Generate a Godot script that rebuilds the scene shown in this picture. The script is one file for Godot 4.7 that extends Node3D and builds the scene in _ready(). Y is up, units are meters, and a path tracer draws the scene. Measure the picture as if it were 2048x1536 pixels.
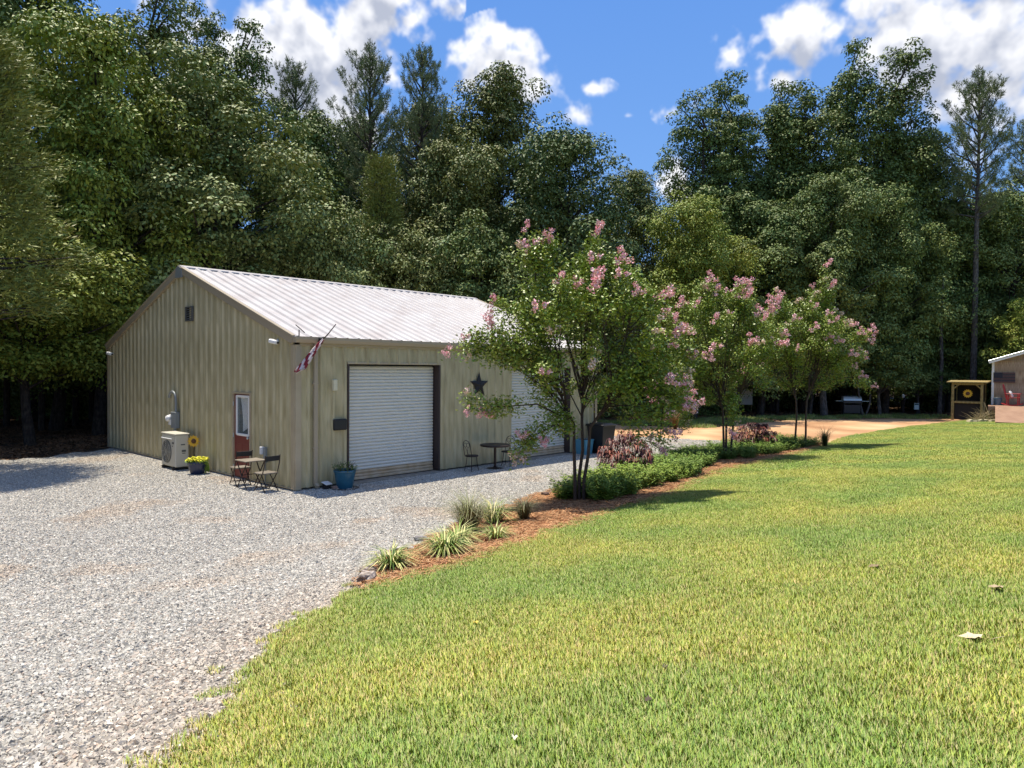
extends Node3D
# A tan metal garage with a gravel apron, crape myrtles, lawn and woods on a bright summer noon.
# y up, metres. The garage's near corner stands at CN; U runs along its front wall, N points out of it.

const CN := Vector3(-4.588, 0.0, -14.832)
const U := Vector3(0.67748, 0.0, -0.73554)
const N := Vector3(0.73554, 0.0, 0.67748)
const WID := 11.466      # gable width
const LEN := 10.795      # front length
const EAVE := 3.3
const RIDGE := 5.28
const ZR := -5.733
const SLOPE := 0.3454

var rng := RandomNumberGenerator.new()
var M := {}
var taken := {}
var site := Basis(U, Vector3.UP, N)

# ------------------------------------------------------------------ mesh builder
class MB:
	var v := PackedVector3Array()
	var n := PackedVector3Array()
	var c := PackedColorArray()
	var t := PackedVector2Array()
	var i := PackedInt32Array()
	var col := Color(1, 1, 1)
	func tri_fan(pts: Array, nn := Vector3.ZERO) -> void:   # pts counter-clockwise seen from outside
		if nn == Vector3.ZERO:
			nn = (pts[1] - pts[0]).cross(pts[2] - pts[0]).normalized()
		var b := v.size()
		for p: Vector3 in pts:
			v.append(p); n.append(nn); c.append(col); t.append(Vector2(p.x, p.y))
		for k in range(1, pts.size() - 1):
			i.append(b); i.append(b + k + 1); i.append(b + k)
	func quad(a: Vector3, b: Vector3, cc: Vector3, d: Vector3) -> void:
		tri_fan([a, b, cc, d])
	func quad_uv(a: Vector3, b: Vector3, cc: Vector3, d: Vector3) -> void:   # u runs a to b, v runs d to a
		var k := v.size()
		tri_fan([a, b, cc, d])
		t[k] = Vector2(0, 1); t[k + 1] = Vector2(1, 1); t[k + 2] = Vector2(1, 0); t[k + 3] = Vector2(0, 0)
	func hex(p: Array) -> void:   # eight corners: bottom ring 0-3 then top ring 4-7, counter-clockwise from above
		quad(p[3], p[2], p[1], p[0]); quad(p[4], p[5], p[6], p[7])
		for k in 4:
			var m := (k + 1) % 4
			quad(p[k], p[m], p[m + 4], p[k + 4])
	func box(ct: Vector3, s: Vector3, b := Basis()) -> void:
		var h := s * 0.5
		var p := []
		for y in [-1.0, 1.0]:
			for q: Vector2 in [Vector2(-1, 1), Vector2(1, 1), Vector2(1, -1), Vector2(-1, -1)]:
				p.append(ct + b * Vector3(q.x * h.x, y * h.y, q.y * h.z))
		hex(p)
	func cbox(ct: Vector3, s: Vector3, ch := 0.006, b := Basis()) -> void:   # chamfered box
		var h := s * 0.5
		ch = minf(ch, minf(h.x, minf(h.y, h.z)) * 0.8)
		var f := func(sx: float, sy: float, sz: float, ax: int) -> Vector3:
			var q := Vector3(sx * (h.x - ch), sy * (h.y - ch), sz * (h.z - ch))
			if ax == 0: q.x = sx * h.x
			if ax == 1: q.y = sy * h.y
			if ax == 2: q.z = sz * h.z
			return ct + b * q
		var fix := func(pts: Array) -> void:
			var mid := Vector3.ZERO
			for p: Vector3 in pts: mid += p
			mid /= pts.size()
			if (pts[1] - pts[0]).cross(pts[2] - pts[0]).dot(mid - ct) < 0.0: pts.reverse()
			tri_fan(pts)
		for a: float in [-1.0, 1.0]:
			fix.call([f.call(a, -1, -1, 0), f.call(a, 1, -1, 0), f.call(a, 1, 1, 0), f.call(a, -1, 1, 0)])
			fix.call([f.call(-1, a, -1, 1), f.call(1, a, -1, 1), f.call(1, a, 1, 1), f.call(-1, a, 1, 1)])
			fix.call([f.call(-1, -1, a, 2), f.call(1, -1, a, 2), f.call(1, 1, a, 2), f.call(-1, 1, a, 2)])
			for d: float in [-1.0, 1.0]:
				fix.call([f.call(a, d, -1, 0), f.call(a, d, 1, 0), f.call(a, d, 1, 1), f.call(a, d, -1, 1)])
				fix.call([f.call(a, -1, d, 0), f.call(a, 1, d, 0), f.call(a, 1, d, 2), f.call(a, -1, d, 2)])
				fix.call([f.call(-1, a, d, 1), f.call(1, a, d, 1), f.call(1, a, d, 2), f.call(-1, a, d, 2)])
				for e: float in [-1.0, 1.0]:
					fix.call([f.call(a, d, e, 0), f.call(a, d, e, 1), f.call(a, d, e, 2)])
	func tube(pts: Array, rad: Array, sides := 6, caps := true) -> void:
		var rings := pts.size()
		var b0 := v.size()
		var side := Vector3.ZERO
		for k in rings:
			var dir: Vector3 = (pts[mini(k + 1, rings - 1)] - pts[maxi(k - 1, 0)]).normalized()
			if side == Vector3.ZERO:
				side = dir.cross(Vector3.RIGHT if absf(dir.x) < 0.8 else Vector3.FORWARD).normalized()
			side = (side - dir * side.dot(dir)).normalized()
			var up := dir.cross(side)
			for j in sides:
				var a := TAU * j / sides
				var o := side * cos(a) + up * sin(a)
				var r: float = rad[mini(k, rad.size() - 1)]
				v.append(pts[k] + o * r); n.append(o); c.append(col); t.append(Vector2(float(j) / sides, k))
		for k in rings - 1:
			for j in sides:
				var a := b0 + k * sides + j
				var b := b0 + k * sides + (j + 1) % sides
				i.append(a); i.append(a + sides); i.append(b)
				i.append(b); i.append(a + sides); i.append(b + sides)
		if caps:
			for e in [0, rings - 1]:
				var p := []
				for j in sides: p.append(v[b0 + e * sides + j])
				if e == 0: p.reverse()
				tri_fan(p)
	func lathe(prof: Array, sides := 24, xf := Transform3D()) -> void:   # Vector2(radius, height) from bottom up
		var b0 := v.size()
		for k in prof.size():
			var d: Vector2 = (prof[mini(k + 1, prof.size() - 1)] - prof[maxi(k - 1, 0)]).normalized()
			for j in sides:
				var a := TAU * j / sides
				v.append(xf * Vector3(prof[k].x * cos(a), prof[k].y, prof[k].x * sin(a)))
				n.append((xf.basis * Vector3(d.y * cos(a), -d.x, d.y * sin(a))).normalized())
				c.append(col); t.append(Vector2(float(j) / sides, prof[k].y))
		for k in prof.size() - 1:
			for j in sides:
				var a := b0 + k * sides + j
				var b := b0 + k * sides + (j + 1) % sides
				i.append(a); i.append(b); i.append(a + sides)
				i.append(b); i.append(b + sides); i.append(a + sides)
	func leaf(p: Vector3, along: Vector3, nn: Vector3, ln: float, wd: float) -> void:   # folded rhombus leaf
		var sd := along.cross(nn) * (wd * 0.5)
		var b := v.size()
		v.append(p); v.append(p + along * (ln * 0.45) + sd + nn * (wd * 0.12)); v.append(p + along * ln); v.append(p + along * (ln * 0.45) - sd + nn * (wd * 0.12))
		for k in 4:
			n.append(nn); c.append(col); t.append(Vector2.ZERO)
		i.append(b); i.append(b + 2); i.append(b + 1); i.append(b); i.append(b + 3); i.append(b + 2)
	func blade(p: Vector3, sd: Vector3, mid: Vector3, tip: Vector3, nn: Vector3) -> void:   # narrow strap: base pair, mid pair, tip
		var b := v.size()
		v.append(p - sd); v.append(p + sd); v.append(mid - sd * 0.8); v.append(mid + sd * 0.8); v.append(tip)
		for k in 5:
			n.append(nn); c.append(col); t.append(Vector2.ZERO)
		i.append(b); i.append(b + 3); i.append(b + 1); i.append(b); i.append(b + 2); i.append(b + 3); i.append(b + 2); i.append(b + 4); i.append(b + 3)
	func stone(p: Vector3, s: Vector3, b: Basis, r: RandomNumberGenerator, jit := 0.3) -> void:
		var q := []
		for y in [-0.5, 0.5]:
			for e: Vector2 in [Vector2(-0.5, 0.5), Vector2(0.5, 0.5), Vector2(0.5, -0.5), Vector2(-0.5, -0.5)]:
				var w := Vector3(e.x + r.randf_range(-jit, jit), y + r.randf_range(-jit, jit), e.y + r.randf_range(-jit, jit))
				if y > 0: w.x *= 0.75; w.z *= 0.75
				q.append(p + b * (w * s))
		hex(q)
	func arr() -> Array:
		var a := []
		a.resize(Mesh.ARRAY_MAX)
		a[Mesh.ARRAY_VERTEX] = v; a[Mesh.ARRAY_NORMAL] = n; a[Mesh.ARRAY_COLOR] = c; a[Mesh.ARRAY_TEX_UV] = t; a[Mesh.ARRAY_INDEX] = i
		return a
	func mesh() -> ArrayMesh:
		var m := ArrayMesh.new()
		m.add_surface_from_arrays(Mesh.PRIMITIVE_TRIANGLES, arr())
		return m

# ------------------------------------------------------------------ nodes
func numbered(called: String) -> String:
	var k: int = taken.get(called, 0)
	taken[called] = k + 1
	return called if k == 0 else "%s_%03d" % [called, k]

func thing(called: String, label: String, category: String, at := Vector3.ZERO, b := Basis(), group := "") -> Node3D:
	var o := Node3D.new()
	o.name = numbered(called)
	add_child(o)
	o.transform = Transform3D(b, at)
	tag(o, label, category, group)
	return o

func tag(o: Node3D, label: String, category: String, group := "") -> void:
	o.set_meta("label", label)
	o.set_meta("category", category)
	if group: o.set_meta("group", group)

func place(m: Mesh, called: String, mat: Material, parent: Node, xf := Transform3D()) -> MeshInstance3D:
	var o := MeshInstance3D.new()
	o.mesh = m
	o.name = called if parent != self else numbered(called)
	o.material_override = mat
	o.transform = xf
	parent.add_child(o, true)
	return o

func put(b: MB, called: String, mat: Material, parent: Node, xf := Transform3D()) -> MeshInstance3D:
	return place(b.mesh(), called, mat, parent, xf)

func group_node(called: String, parent: Node, xf := Transform3D()) -> Node3D:
	var o := Node3D.new()
	o.name = called
	o.transform = xf
	parent.add_child(o, true)
	return o

func at(t: float, s: float, y := 0.0) -> Vector3:
	return CN + U * t + N * s + Vector3.UP * y

func turned(deg: float) -> Basis:
	return site * Basis(Vector3.UP, deg_to_rad(deg))

# ------------------------------------------------------------------ materials
func lin(r: float, g: float, b: float) -> Color:
	return Color(r, g, b).linear_to_srgb()

func mat(col: Color, rough := 0.7, metal := 0.0) -> StandardMaterial3D:
	var m := StandardMaterial3D.new()
	m.albedo_color = col
	m.roughness = rough
	m.metallic = metal
	return m

func vmat(rough := 0.8) -> StandardMaterial3D:
	var m := mat(Color.WHITE, rough)
	m.vertex_color_use_as_albedo = true
	return m

func leafmat(r: float, g: float, b: float, rough := 0.45, through := 0.5) -> StandardMaterial3D:
	var m := mat(lin(r, g, b), rough)
	m.vertex_color_use_as_albedo = true
	m.backlight = Color(through * 0.85, through, through * 0.35)
	m.metallic_specular = 0.36
	m.cull_mode = BaseMaterial3D.CULL_DISABLED
	return m

func noise_tex(seed_: int, freq: float, size: int, a: Color, b: Color, oct := 4, bias := 0.0, gain := 1.0, stretch := Vector2.ONE) -> ImageTexture:
	var f := FastNoiseLite.new()
	f.seed = seed_
	f.frequency = freq
	f.fractal_octaves = oct
	var g := f.get_seamless_image(size, size)
	var im := Image.create(size, size, false, Image.FORMAT_RGB8)
	for y in size:
		for x in size:
			var k := g.get_pixel(int(x * stretch.x) % size, int(y * stretch.y) % size).r
			im.set_pixel(x, y, a.lerp(b, clampf((k - 0.5) * gain + 0.5 + bias, 0, 1)))
	return ImageTexture.create_from_image(im)

func tri(m: StandardMaterial3D, tex: Texture2D, scale: float, world := true) -> StandardMaterial3D:
	m.albedo_texture = tex
	m.uv1_triplanar = true
	m.uv1_world_triplanar = world
	m.uv1_scale = Vector3.ONE * scale
	return m

func bump(m: StandardMaterial3D, seed_: int, freq: float, strength: float) -> StandardMaterial3D:
	var f := FastNoiseLite.new()
	f.seed = seed_
	f.frequency = freq
	var g := f.get_seamless_image(256, 256)
	g.convert(Image.FORMAT_RGBA8)
	g.bump_map_to_normal_map(strength)
	m.normal_enabled = true
	m.normal_texture = ImageTexture.create_from_image(g)
	return m

func materials() -> void:
	M.tan = tri(mat(lin(0.53, 0.465, 0.28), 0.5), noise_tex(3, 0.010, 256, Color(0.80, 0.79, 0.74), Color(1, 1, 1), 5, 0.08, 1.4, Vector2(7, 1)), 0.30)
	M.tan_trim = tri(mat(lin(0.46, 0.385, 0.26), 0.5), noise_tex(4, 0.02, 128, Color(0.86, 0.85, 0.82), Color(1, 1, 1), 4), 0.5)
	M.tan_stained = M.tan
	M.roof = tri(mat(lin(0.51, 0.495, 0.485), 0.45, 0.1), noise_tex(5, 0.016, 256, Color(0.90, 0.87, 0.86), Color(1, 1, 1), 5, 0.1, 1.3), 0.3)
	M.gutter = mat(lin(0.36, 0.30, 0.21), 0.45)
	M.jamb = mat(lin(0.045, 0.028, 0.025), 0.55)
	M.slat = mat(lin(0.66, 0.65, 0.575), 0.45)
	M.slat_dusty = tri(mat(lin(0.60, 0.50, 0.36), 0.75), noise_tex(7, 0.03, 128, Color(0.86, 0.80, 0.72), Color(1, 1, 1), 4, 0.0, 1.6), 0.9)
	M.concrete = tri(mat(lin(0.36, 0.33, 0.28), 0.9), noise_tex(8, 0.03, 256, Color(0.7, 0.68, 0.65), Color(1, 1, 1), 5), 0.9)
	M.red_door = mat(lin(0.17, 0.028, 0.02), 0.45)
	M.white = mat(lin(0.75, 0.75, 0.73), 0.5)
	M.cloth = mat(lin(0.72, 0.72, 0.70), 0.9)
	M.black = mat(lin(0.012, 0.012, 0.014), 0.4)
	M.black_matt = mat(lin(0.015, 0.015, 0.016), 0.75)
	M.iron = mat(lin(0.035, 0.022, 0.018), 0.5, 0.3)
	M.grey_metal = mat(lin(0.26, 0.28, 0.28), 0.5, 0.3)
	M.unit = mat(lin(0.52, 0.49, 0.40), 0.5)
	M.unit_dark = mat(lin(0.10, 0.10, 0.09), 0.6)
	M.navy = mat(lin(0.018, 0.028, 0.075), 0.25)
	M.teal = tri(mat(lin(0.022, 0.12, 0.20), 0.28), noise_tex(11, 0.02, 128, Color(0.75, 0.85, 0.85), Color(1, 1, 1), 4), 2.0)
	M.blue = mat(lin(0.09, 0.30, 0.42), 0.45)
	M.soil = tri(mat(lin(0.05, 0.03, 0.02), 0.95), noise_tex(12, 0.06, 128, Color(0.5, 0.5, 0.5), Color(1, 1, 1), 4), 3.0)
	M.yellow = mat(lin(0.62, 0.36, 0.02), 0.6)
	M.brown = mat(lin(0.10, 0.04, 0.015), 0.7)
	M.wood_top = tri(mat(lin(0.30, 0.26, 0.21), 0.7), noise_tex(13, 0.02, 128, Color(0.7, 0.68, 0.65), Color(1, 1, 1), 4, 0, 1.4, Vector2(1, 6)), 1.5)
	M.timber = tri(mat(lin(0.42, 0.33, 0.13), 0.75), noise_tex(14, 0.02, 128, Color(0.7, 0.66, 0.6), Color(1, 1, 1), 4, 0, 1.4, Vector2(6, 1)), 1.2)
	M.siding = tri(mat(lin(0.42, 0.32, 0.22), 0.8), noise_tex(15, 0.02, 128, Color(0.78, 0.74, 0.7), Color(1, 1, 1), 4, 0, 1.6, Vector2(6, 1)), 0.8)
	M.deck = tri(mat(lin(0.36, 0.22, 0.14), 0.8), noise_tex(16, 0.02, 128, Color(0.85, 0.82, 0.8), Color(1, 1, 1), 4, 0, 1.2), 0.6)
	M.red_paint = mat(lin(0.42, 0.03, 0.03), 0.5)
	M.screen = mat(lin(0.012, 0.010, 0.010), 0.8)
	M.galv = mat(lin(0.45, 0.50, 0.50), 0.35, 0.5)
	var g := mat(Color(0.75, 0.82, 0.82, 0.12), 0.03)
	g.transparency = BaseMaterial3D.TRANSPARENCY_ALPHA
	M.glass = g
	M.bark = bump(tri(mat(lin(0.075, 0.058, 0.045), 0.95), noise_tex(17, 0.03, 128, Color(0.5, 0.48, 0.46), Color(1, 1, 1), 4, 0, 1.8, Vector2(3, 1)), 0.9), 31, 0.06, 5.0)
	M.bark_grey = bump(tri(mat(lin(0.17, 0.155, 0.14), 0.95), noise_tex(18, 0.03, 128, Color(0.5, 0.48, 0.46), Color(1, 1, 1), 4, 0, 1.8, Vector2(3, 1)), 0.9), 32, 0.06, 5.0)
	M.bark_myrtle = tri(mat(lin(0.10, 0.062, 0.045), 0.7), noise_tex(19, 0.03, 128, Color(0.55, 0.5, 0.45), Color(1, 1, 1), 4, 0, 1.8, Vector2(4, 1)), 3.0)
	M.leaf_oak = leafmat(0.186, 0.210, 0.057, 0.58, 0.80)
	M.leaf_mid = leafmat(0.166, 0.217, 0.056, 0.58, 0.85)
	M.leaf_lime = leafmat(0.245, 0.290, 0.044, 0.58, 0.90)
	M.leaf_dark = leafmat(0.113, 0.160, 0.047, 0.58, 0.75)
	M.leaf_gum = leafmat(0.155, 0.205, 0.054, 0.58, 0.85)
	M.leaf_pale = leafmat(0.221, 0.265, 0.079, 0.58, 0.80)
	M.needle = leafmat(0.157, 0.195, 0.075, 0.58, 0.60)
	M.cedar = leafmat(0.215, 0.240, 0.051, 0.58, 0.80)
	M.leaf_myrtle = leafmat(0.255, 0.325, 0.052, 0.42, 0.88)
	M.leaf_myrtle.metallic_specular = 0.42
	M.leaf_ground = leafmat(0.190, 0.280, 0.042, 0.6, 0.75)
	M.leaf_red = leafmat(1, 1, 1, 0.45, 0.25)
	M.petal = leafmat(1, 1, 1, 0.7, 0.5)
	M.grass = leafmat(1, 1, 1, 0.55, 0.5)
	M.pebble = vmat(0.85)
	M.stone = bump(tri(mat(lin(0.30, 0.27, 0.25), 0.9), noise_tex(20, 0.03, 128, Color(0.55, 0.52, 0.5), Color(1, 1, 1), 5, 0, 1.7), 2.0), 33, 0.05, 4.0)
	M.litter = vmat(0.9)

# ------------------------------------------------------------------ lie of the land
func sstep(a: float, b: float, x: float) -> float:
	x = clampf((x - a) / (b - a), 0.0, 1.0)
	return x * x * (3.0 - 2.0 * x)

func land(x: float, z: float) -> float:
	var q := Vector3(x, 0, z) - CN
	var t := q.dot(U)
	var s := q.dot(N)
	var k := clampf((s - 3.5) / 10.0, 0, 1)
	var g := 1.1 * (0.5 * k * k * (3.0 - 2.0 * k) + 0.5 * k) + 0.02 * clampf(s - 13.5, 0, 30)
	return g * (1.0 - 0.68 * sstep(-2, 34, t))

func onland(x: float, z: float, y := 0.0) -> Vector3:
	return Vector3(x, land(x, z) + y, z)

func land_basis(x: float, z: float, yaw: float) -> Basis:
	var e := 0.2
	var nn := Vector3(land(x - e, z) - land(x + e, z), 2 * e, land(x, z - e) - land(x, z + e)).normalized()
	var r := Vector3(cos(yaw), 0, sin(yaw))
	r = (r - nn * r.dot(nn)).normalized()
	return Basis(r, nn, r.cross(nn))

# ------------------------------------------------------------------ sky
func sky_texture() -> ImageTexture:
	var puffs := [   # azimuth, elevation, half widths in degrees, weight
		[-17.5, 22.5, 10.0, 6.5, 0.95], [-9.8, 27.2, 5.2, 3.2, 1.0], [-13.5, 19.5, 4.2, 3.0, 0.85], [-24.0, 28.0, 9.0, 5.0, 0.9], [-0.4, 23.2, 5.2, 3.4, 1.0], [6.6, 21.5, 1.8, 0.8, 0.68], [5.0, 19.8, 1.9, 1.3, 0.75],
		[17.2, 22.8, 3.4, 2.6, 0.74], [22.2, 23.8, 3.2, 3.0, 0.82], [15.0, 20.4, 3.0, 1.5, 0.72], [12.8, 19.6, 1.8, 1.1, 0.66], [20.8, 20.8, 3.4, 1.9, 0.68], [33.0, 20.5, 9.5, 6.0, 1.15], [28.5, 26.0, 5.5, 3.0, 0.9], [36.0, 25.5, 7.0, 3.4, 1.0], [13.3, 14.2, 1.9, 2.3, 0.95], [24.0, 15.0, 2.6, 1.6, 0.6], [9.2, 19.5, 0.8, 0.35, 0.5], [2.0, 31.0, 5.0, 1.5, 0.7]]
	rng.seed = 77
	for k in 170:   # the same fair-weather cumulus all round
		var az := rng.randf_range(-180, 180)
		var el := rng.randf_range(8, 75)
		if absf(az) < 44 and el < 36: continue
		var r := rng.randf_range(2.5, 10.0)
		puffs.append([az, el, r / maxf(0.35, cos(deg_to_rad(el))), r * rng.randf_range(0.45, 0.7), rng.randf_range(0.7, 1.1)])
	var nearby := puffs.filter(func(p: Array) -> bool: return absf(p[0]) < 60.0)
	cloud_fine.seed = 5; cloud_fine.frequency = 9.0; cloud_fine.fractal_octaves = 6
	cloud_wide.seed = 9; cloud_wide.frequency = 3.0; cloud_wide.fractal_octaves = 3
	cloud_wisp.seed = 15; cloud_wisp.frequency = 34.0; cloud_wisp.fractal_octaves = 4
	var wide := 4096
	var high := 2048
	var im := Image.create(wide, high, false, Image.FORMAT_RGBF)
	im.fill(Color(0.16, 0.17, 0.14))
	for y in range(0, high / 2, 8):
		for x in range(0, wide, 8):
			im.fill_rect(Rect2i(x, y, 8, 8), sky_color(wrapf(360.0 * (x + 4.0) / wide, -180.0, 180.0), 90.0 - 180.0 * (y + 4.0) / high, puffs))   # the panorama's left edge looks along -z
	for y in range(high / 2 - 440, high / 2 - 56):
		for x in range(-488, 488):
			im.set_pixel(posmod(x, wide), y, sky_color(360.0 * (x + 0.5) / wide, 90.0 - 180.0 * (y + 0.5) / high, nearby))
	return ImageTexture.create_from_image(im)

var cloud_fine := FastNoiseLite.new()
var cloud_wisp := FastNoiseLite.new()
var cloud_wide := FastNoiseLite.new()

func cloud(az: float, el: float, puffs: Array, n2: float, d: Vector3) -> float:
	var best := 0.0
	for p: Array in puffs:
		var da := absf(az - p[0])
		if da > 180.0: da = 360.0 - da
		if da > p[2] * 1.5 or absf(el - p[1]) > p[3] * 1.5: continue
		var q: float = 1.0 - Vector2(da / p[2], (el - p[1]) / p[3]).length()
		if q > -0.5: best = maxf(best, q * 0.9 * p[4] + 0.25 * (p[4] - 0.5))
	if best < 0.01: return 0.0
	return best * 1.05 + cloud_fine.get_noise_3dv(d) * 1.0 + cloud_wisp.get_noise_3dv(d) * 0.42 + n2 * 0.3 - 0.22

func towards(az: float, el: float) -> Vector3:
	var er := deg_to_rad(el)
	var ar := deg_to_rad(az)
	return Vector3(sin(ar) * cos(er), sin(er), -cos(ar) * cos(er))

func sky_color(az: float, el: float, puffs: Array) -> Color:
	var d := towards(az, el)
	var c := Color(0.056, 0.165, 0.48).lerp(Color(0.19, 0.36, 0.64), clampf(pow(1.0 - d.y, 2.2), 0, 1))
	var n2 := cloud_wide.get_noise_3dv(d)
	var q := cloud(az, el, puffs, n2, d)
	var cov := clampf(q * 1.75, 0, 1)
	if cov > 0.0:
		var over := maxf(0.0, cloud(az, el + 1.6, puffs, n2, towards(az, el + 1.6)))
		var lit := clampf(0.95 - over * 0.85 + (q - over) * 0.55, 0.0, 1.0)
		c = c.lerp(Color(0.32, 0.345, 0.415).lerp(Color(0.70, 0.70, 0.715), lit), cov * cov * (3 - 2 * cov) * 0.97)
	return c

# ------------------------------------------------------------------ ground sheets
var edge_noise := FastNoiseLite.new()
var LAWN := PackedVector2Array([Vector2(-0.9, 14), Vector2(-1.2, 4), Vector2(-1.42, 0), Vector2(-1.54, -3.3), Vector2(-1.70, -4.2), Vector2(-1.68, -5.1), Vector2(-1.68, -5.7), Vector2(-1.64, -6.4), Vector2(-1.5, -6.9), Vector2(-1.33, -7.1), Vector2(-0.68, -7.75), Vector2(-0.13, -8.6), Vector2(0.78, -10.0), Vector2(1.42, -11.1), Vector2(2.36, -12.3), Vector2(3.2, -13.5), Vector2(4.05, -15.4), Vector2(5.0, -17.1), Vector2(6.35, -18.6), Vector2(7.84, -20.4), Vector2(10.0, -22.8), Vector2(11.6, -25.2), Vector2(13.7, -28.0), Vector2(18.0, -32.2), Vector2(22.4, -35.7), Vector2(24.8, -37.3), Vector2(32, -38.5), Vector2(48, -38), Vector2(48, 14)])
var BED := PackedVector2Array([Vector2(-1.55, -7.1), Vector2(-1.62, -7.8), Vector2(-1.42, -8.8), Vector2(-1.12, -9.8), Vector2(-0.72, -11.2), Vector2(-0.30, -12.4), Vector2(0.15, -13.6), Vector2(0.75, -14.7), Vector2(1.4, -15.9), Vector2(2.3, -17.6), Vector2(4.0, -20.0), Vector2(6.0, -22.6), Vector2(7.6, -24.2), Vector2(9.6, -25.4), Vector2(11.0, -25.2), Vector2(10.6, -23.6), Vector2(8.0, -20.2), Vector2(5.4, -17.2), Vector2(3.6, -13.6), Vector2(1.8, -10.6), Vector2(0.2, -8.0), Vector2(-0.9, -7.0)])
var GRAVEL := PackedVector2Array([Vector2(-1.0, 14), Vector2(-1.3, 0), Vector2(-1.5, -6.4), Vector2(0.6, -9.6), Vector2(1.8, -14.0), Vector2(4.6, -18.6), Vector2(8.6, -23.6), Vector2(9.0, -25.4), Vector2(7.6, -26.1), Vector2(4.0, -27.6), Vector2(0.0, -29.4), Vector2(-5.0, -27.0), Vector2(-9.0, -25.0), Vector2(-12.9, -22.4), Vector2(-13.2, -20.4), Vector2(-13.9, -19.0), Vector2(-18.0, -17.6), Vector2(-34.0, -15.0), Vector2(-34.0, 14)])
var DIRT := PackedVector2Array([Vector2(-1.0, -29.0), Vector2(3.5, -26.9), Vector2(7.4, -25.6), Vector2(9.4, -24.6), Vector2(12.0, -25.0), Vector2(14.4, -27.6), Vector2(18.6, -31.8), Vector2(22.8, -35.2), Vector2(25.4, -37.2), Vector2(24.6, -38.9), Vector2(20.2, -39.2), Vector2(14.1, -37.0), Vector2(8.9, -31.9), Vector2(4.6, -33.0), Vector2(-2.0, -32.6)])

func poly_dist(p: Vector2, poly: PackedVector2Array) -> float:   # negative inside
	var best := 1e9
	var inside := false
	var j := poly.size() - 1
	for k in poly.size():
		var a := poly[k]
		var b := poly[j]
		var e := b - a
		var w := p - a
		var q := w - e * clampf(w.dot(e) / e.length_squared(), 0, 1)
		best = minf(best, q.length_squared())
		if (a.y > p.y) != (b.y > p.y) and p.x < e.x * (p.y - a.y) / e.y + a.x: inside = not inside
		j = k
	return -sqrt(best) if inside else sqrt(best)

func zone(p: Vector2, poly: PackedVector2Array, wob: float) -> float:
	return poly_dist(p, poly) + edge_noise.get_noise_2d(p.x, p.y) * wob + edge_noise.get_noise_2d(p.x * 4.0, p.y * 4.0) * wob * 0.4

func sheet(called: String, poly: PackedVector2Array, wob: float, lift: float, m: Material, cell: float) -> void:
	var r := Rect2(poly[0], Vector2.ZERO)
	for p in poly: r = r.expand(p)
	var b := MB.new()
	var x0 := floorf(r.position.x / 0.5) * 0.5 - 0.5
	var z0 := floorf(r.position.y / 0.5) * 0.5 - 0.5
	var nx := int(ceil((r.size.x + 1.5) / cell))
	var nz := int(ceil((r.size.y + 1.5) / cell))
	var d := PackedFloat32Array()
	for k in nz + 1:
		for e in nx + 1:
			d.append(zone(Vector2(x0 + e * cell, z0 + k * cell), poly, wob))
	for k in nz:
		for e in nx:
			var q := k * (nx + 1) + e
			if d[q] > 0 and d[q + 1] > 0 and d[q + nx + 1] > 0 and d[q + nx + 2] > 0: continue
			var ids := [[0, 0], [0, 1], [1, 1], [1, 0]]
			for tr in [[0, 1, 2], [0, 2, 3]]:
				var pts := []
				for m3 in 3:
					var ia: Array = ids[tr[m3]]
					var ib: Array = ids[tr[(m3 + 1) % 3]]
					var da := d[q + ia[0] + ia[1] * (nx + 1)]
					var db := d[q + ib[0] + ib[1] * (nx + 1)]
					var pa := Vector3(x0 + (e + ia[0]) * cell, 0, z0 + (k + ia[1]) * cell)
					var pb := Vector3(x0 + (e + ib[0]) * cell, 0, z0 + (k + ib[1]) * cell)
					pa.y = land(pa.x, pa.z) + lift
					pb.y = land(pb.x, pb.z) + lift
					if da <= 0: pts.append(pa)
					if (da <= 0) != (db <= 0): pts.append(pa.lerp(pb, da / (da - db)))
				if pts.size() >= 3: b.tri_fan(pts, Vector3.UP)
	var o := put(b, called, m, self)
	o.set_meta("kind", "structure")

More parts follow.
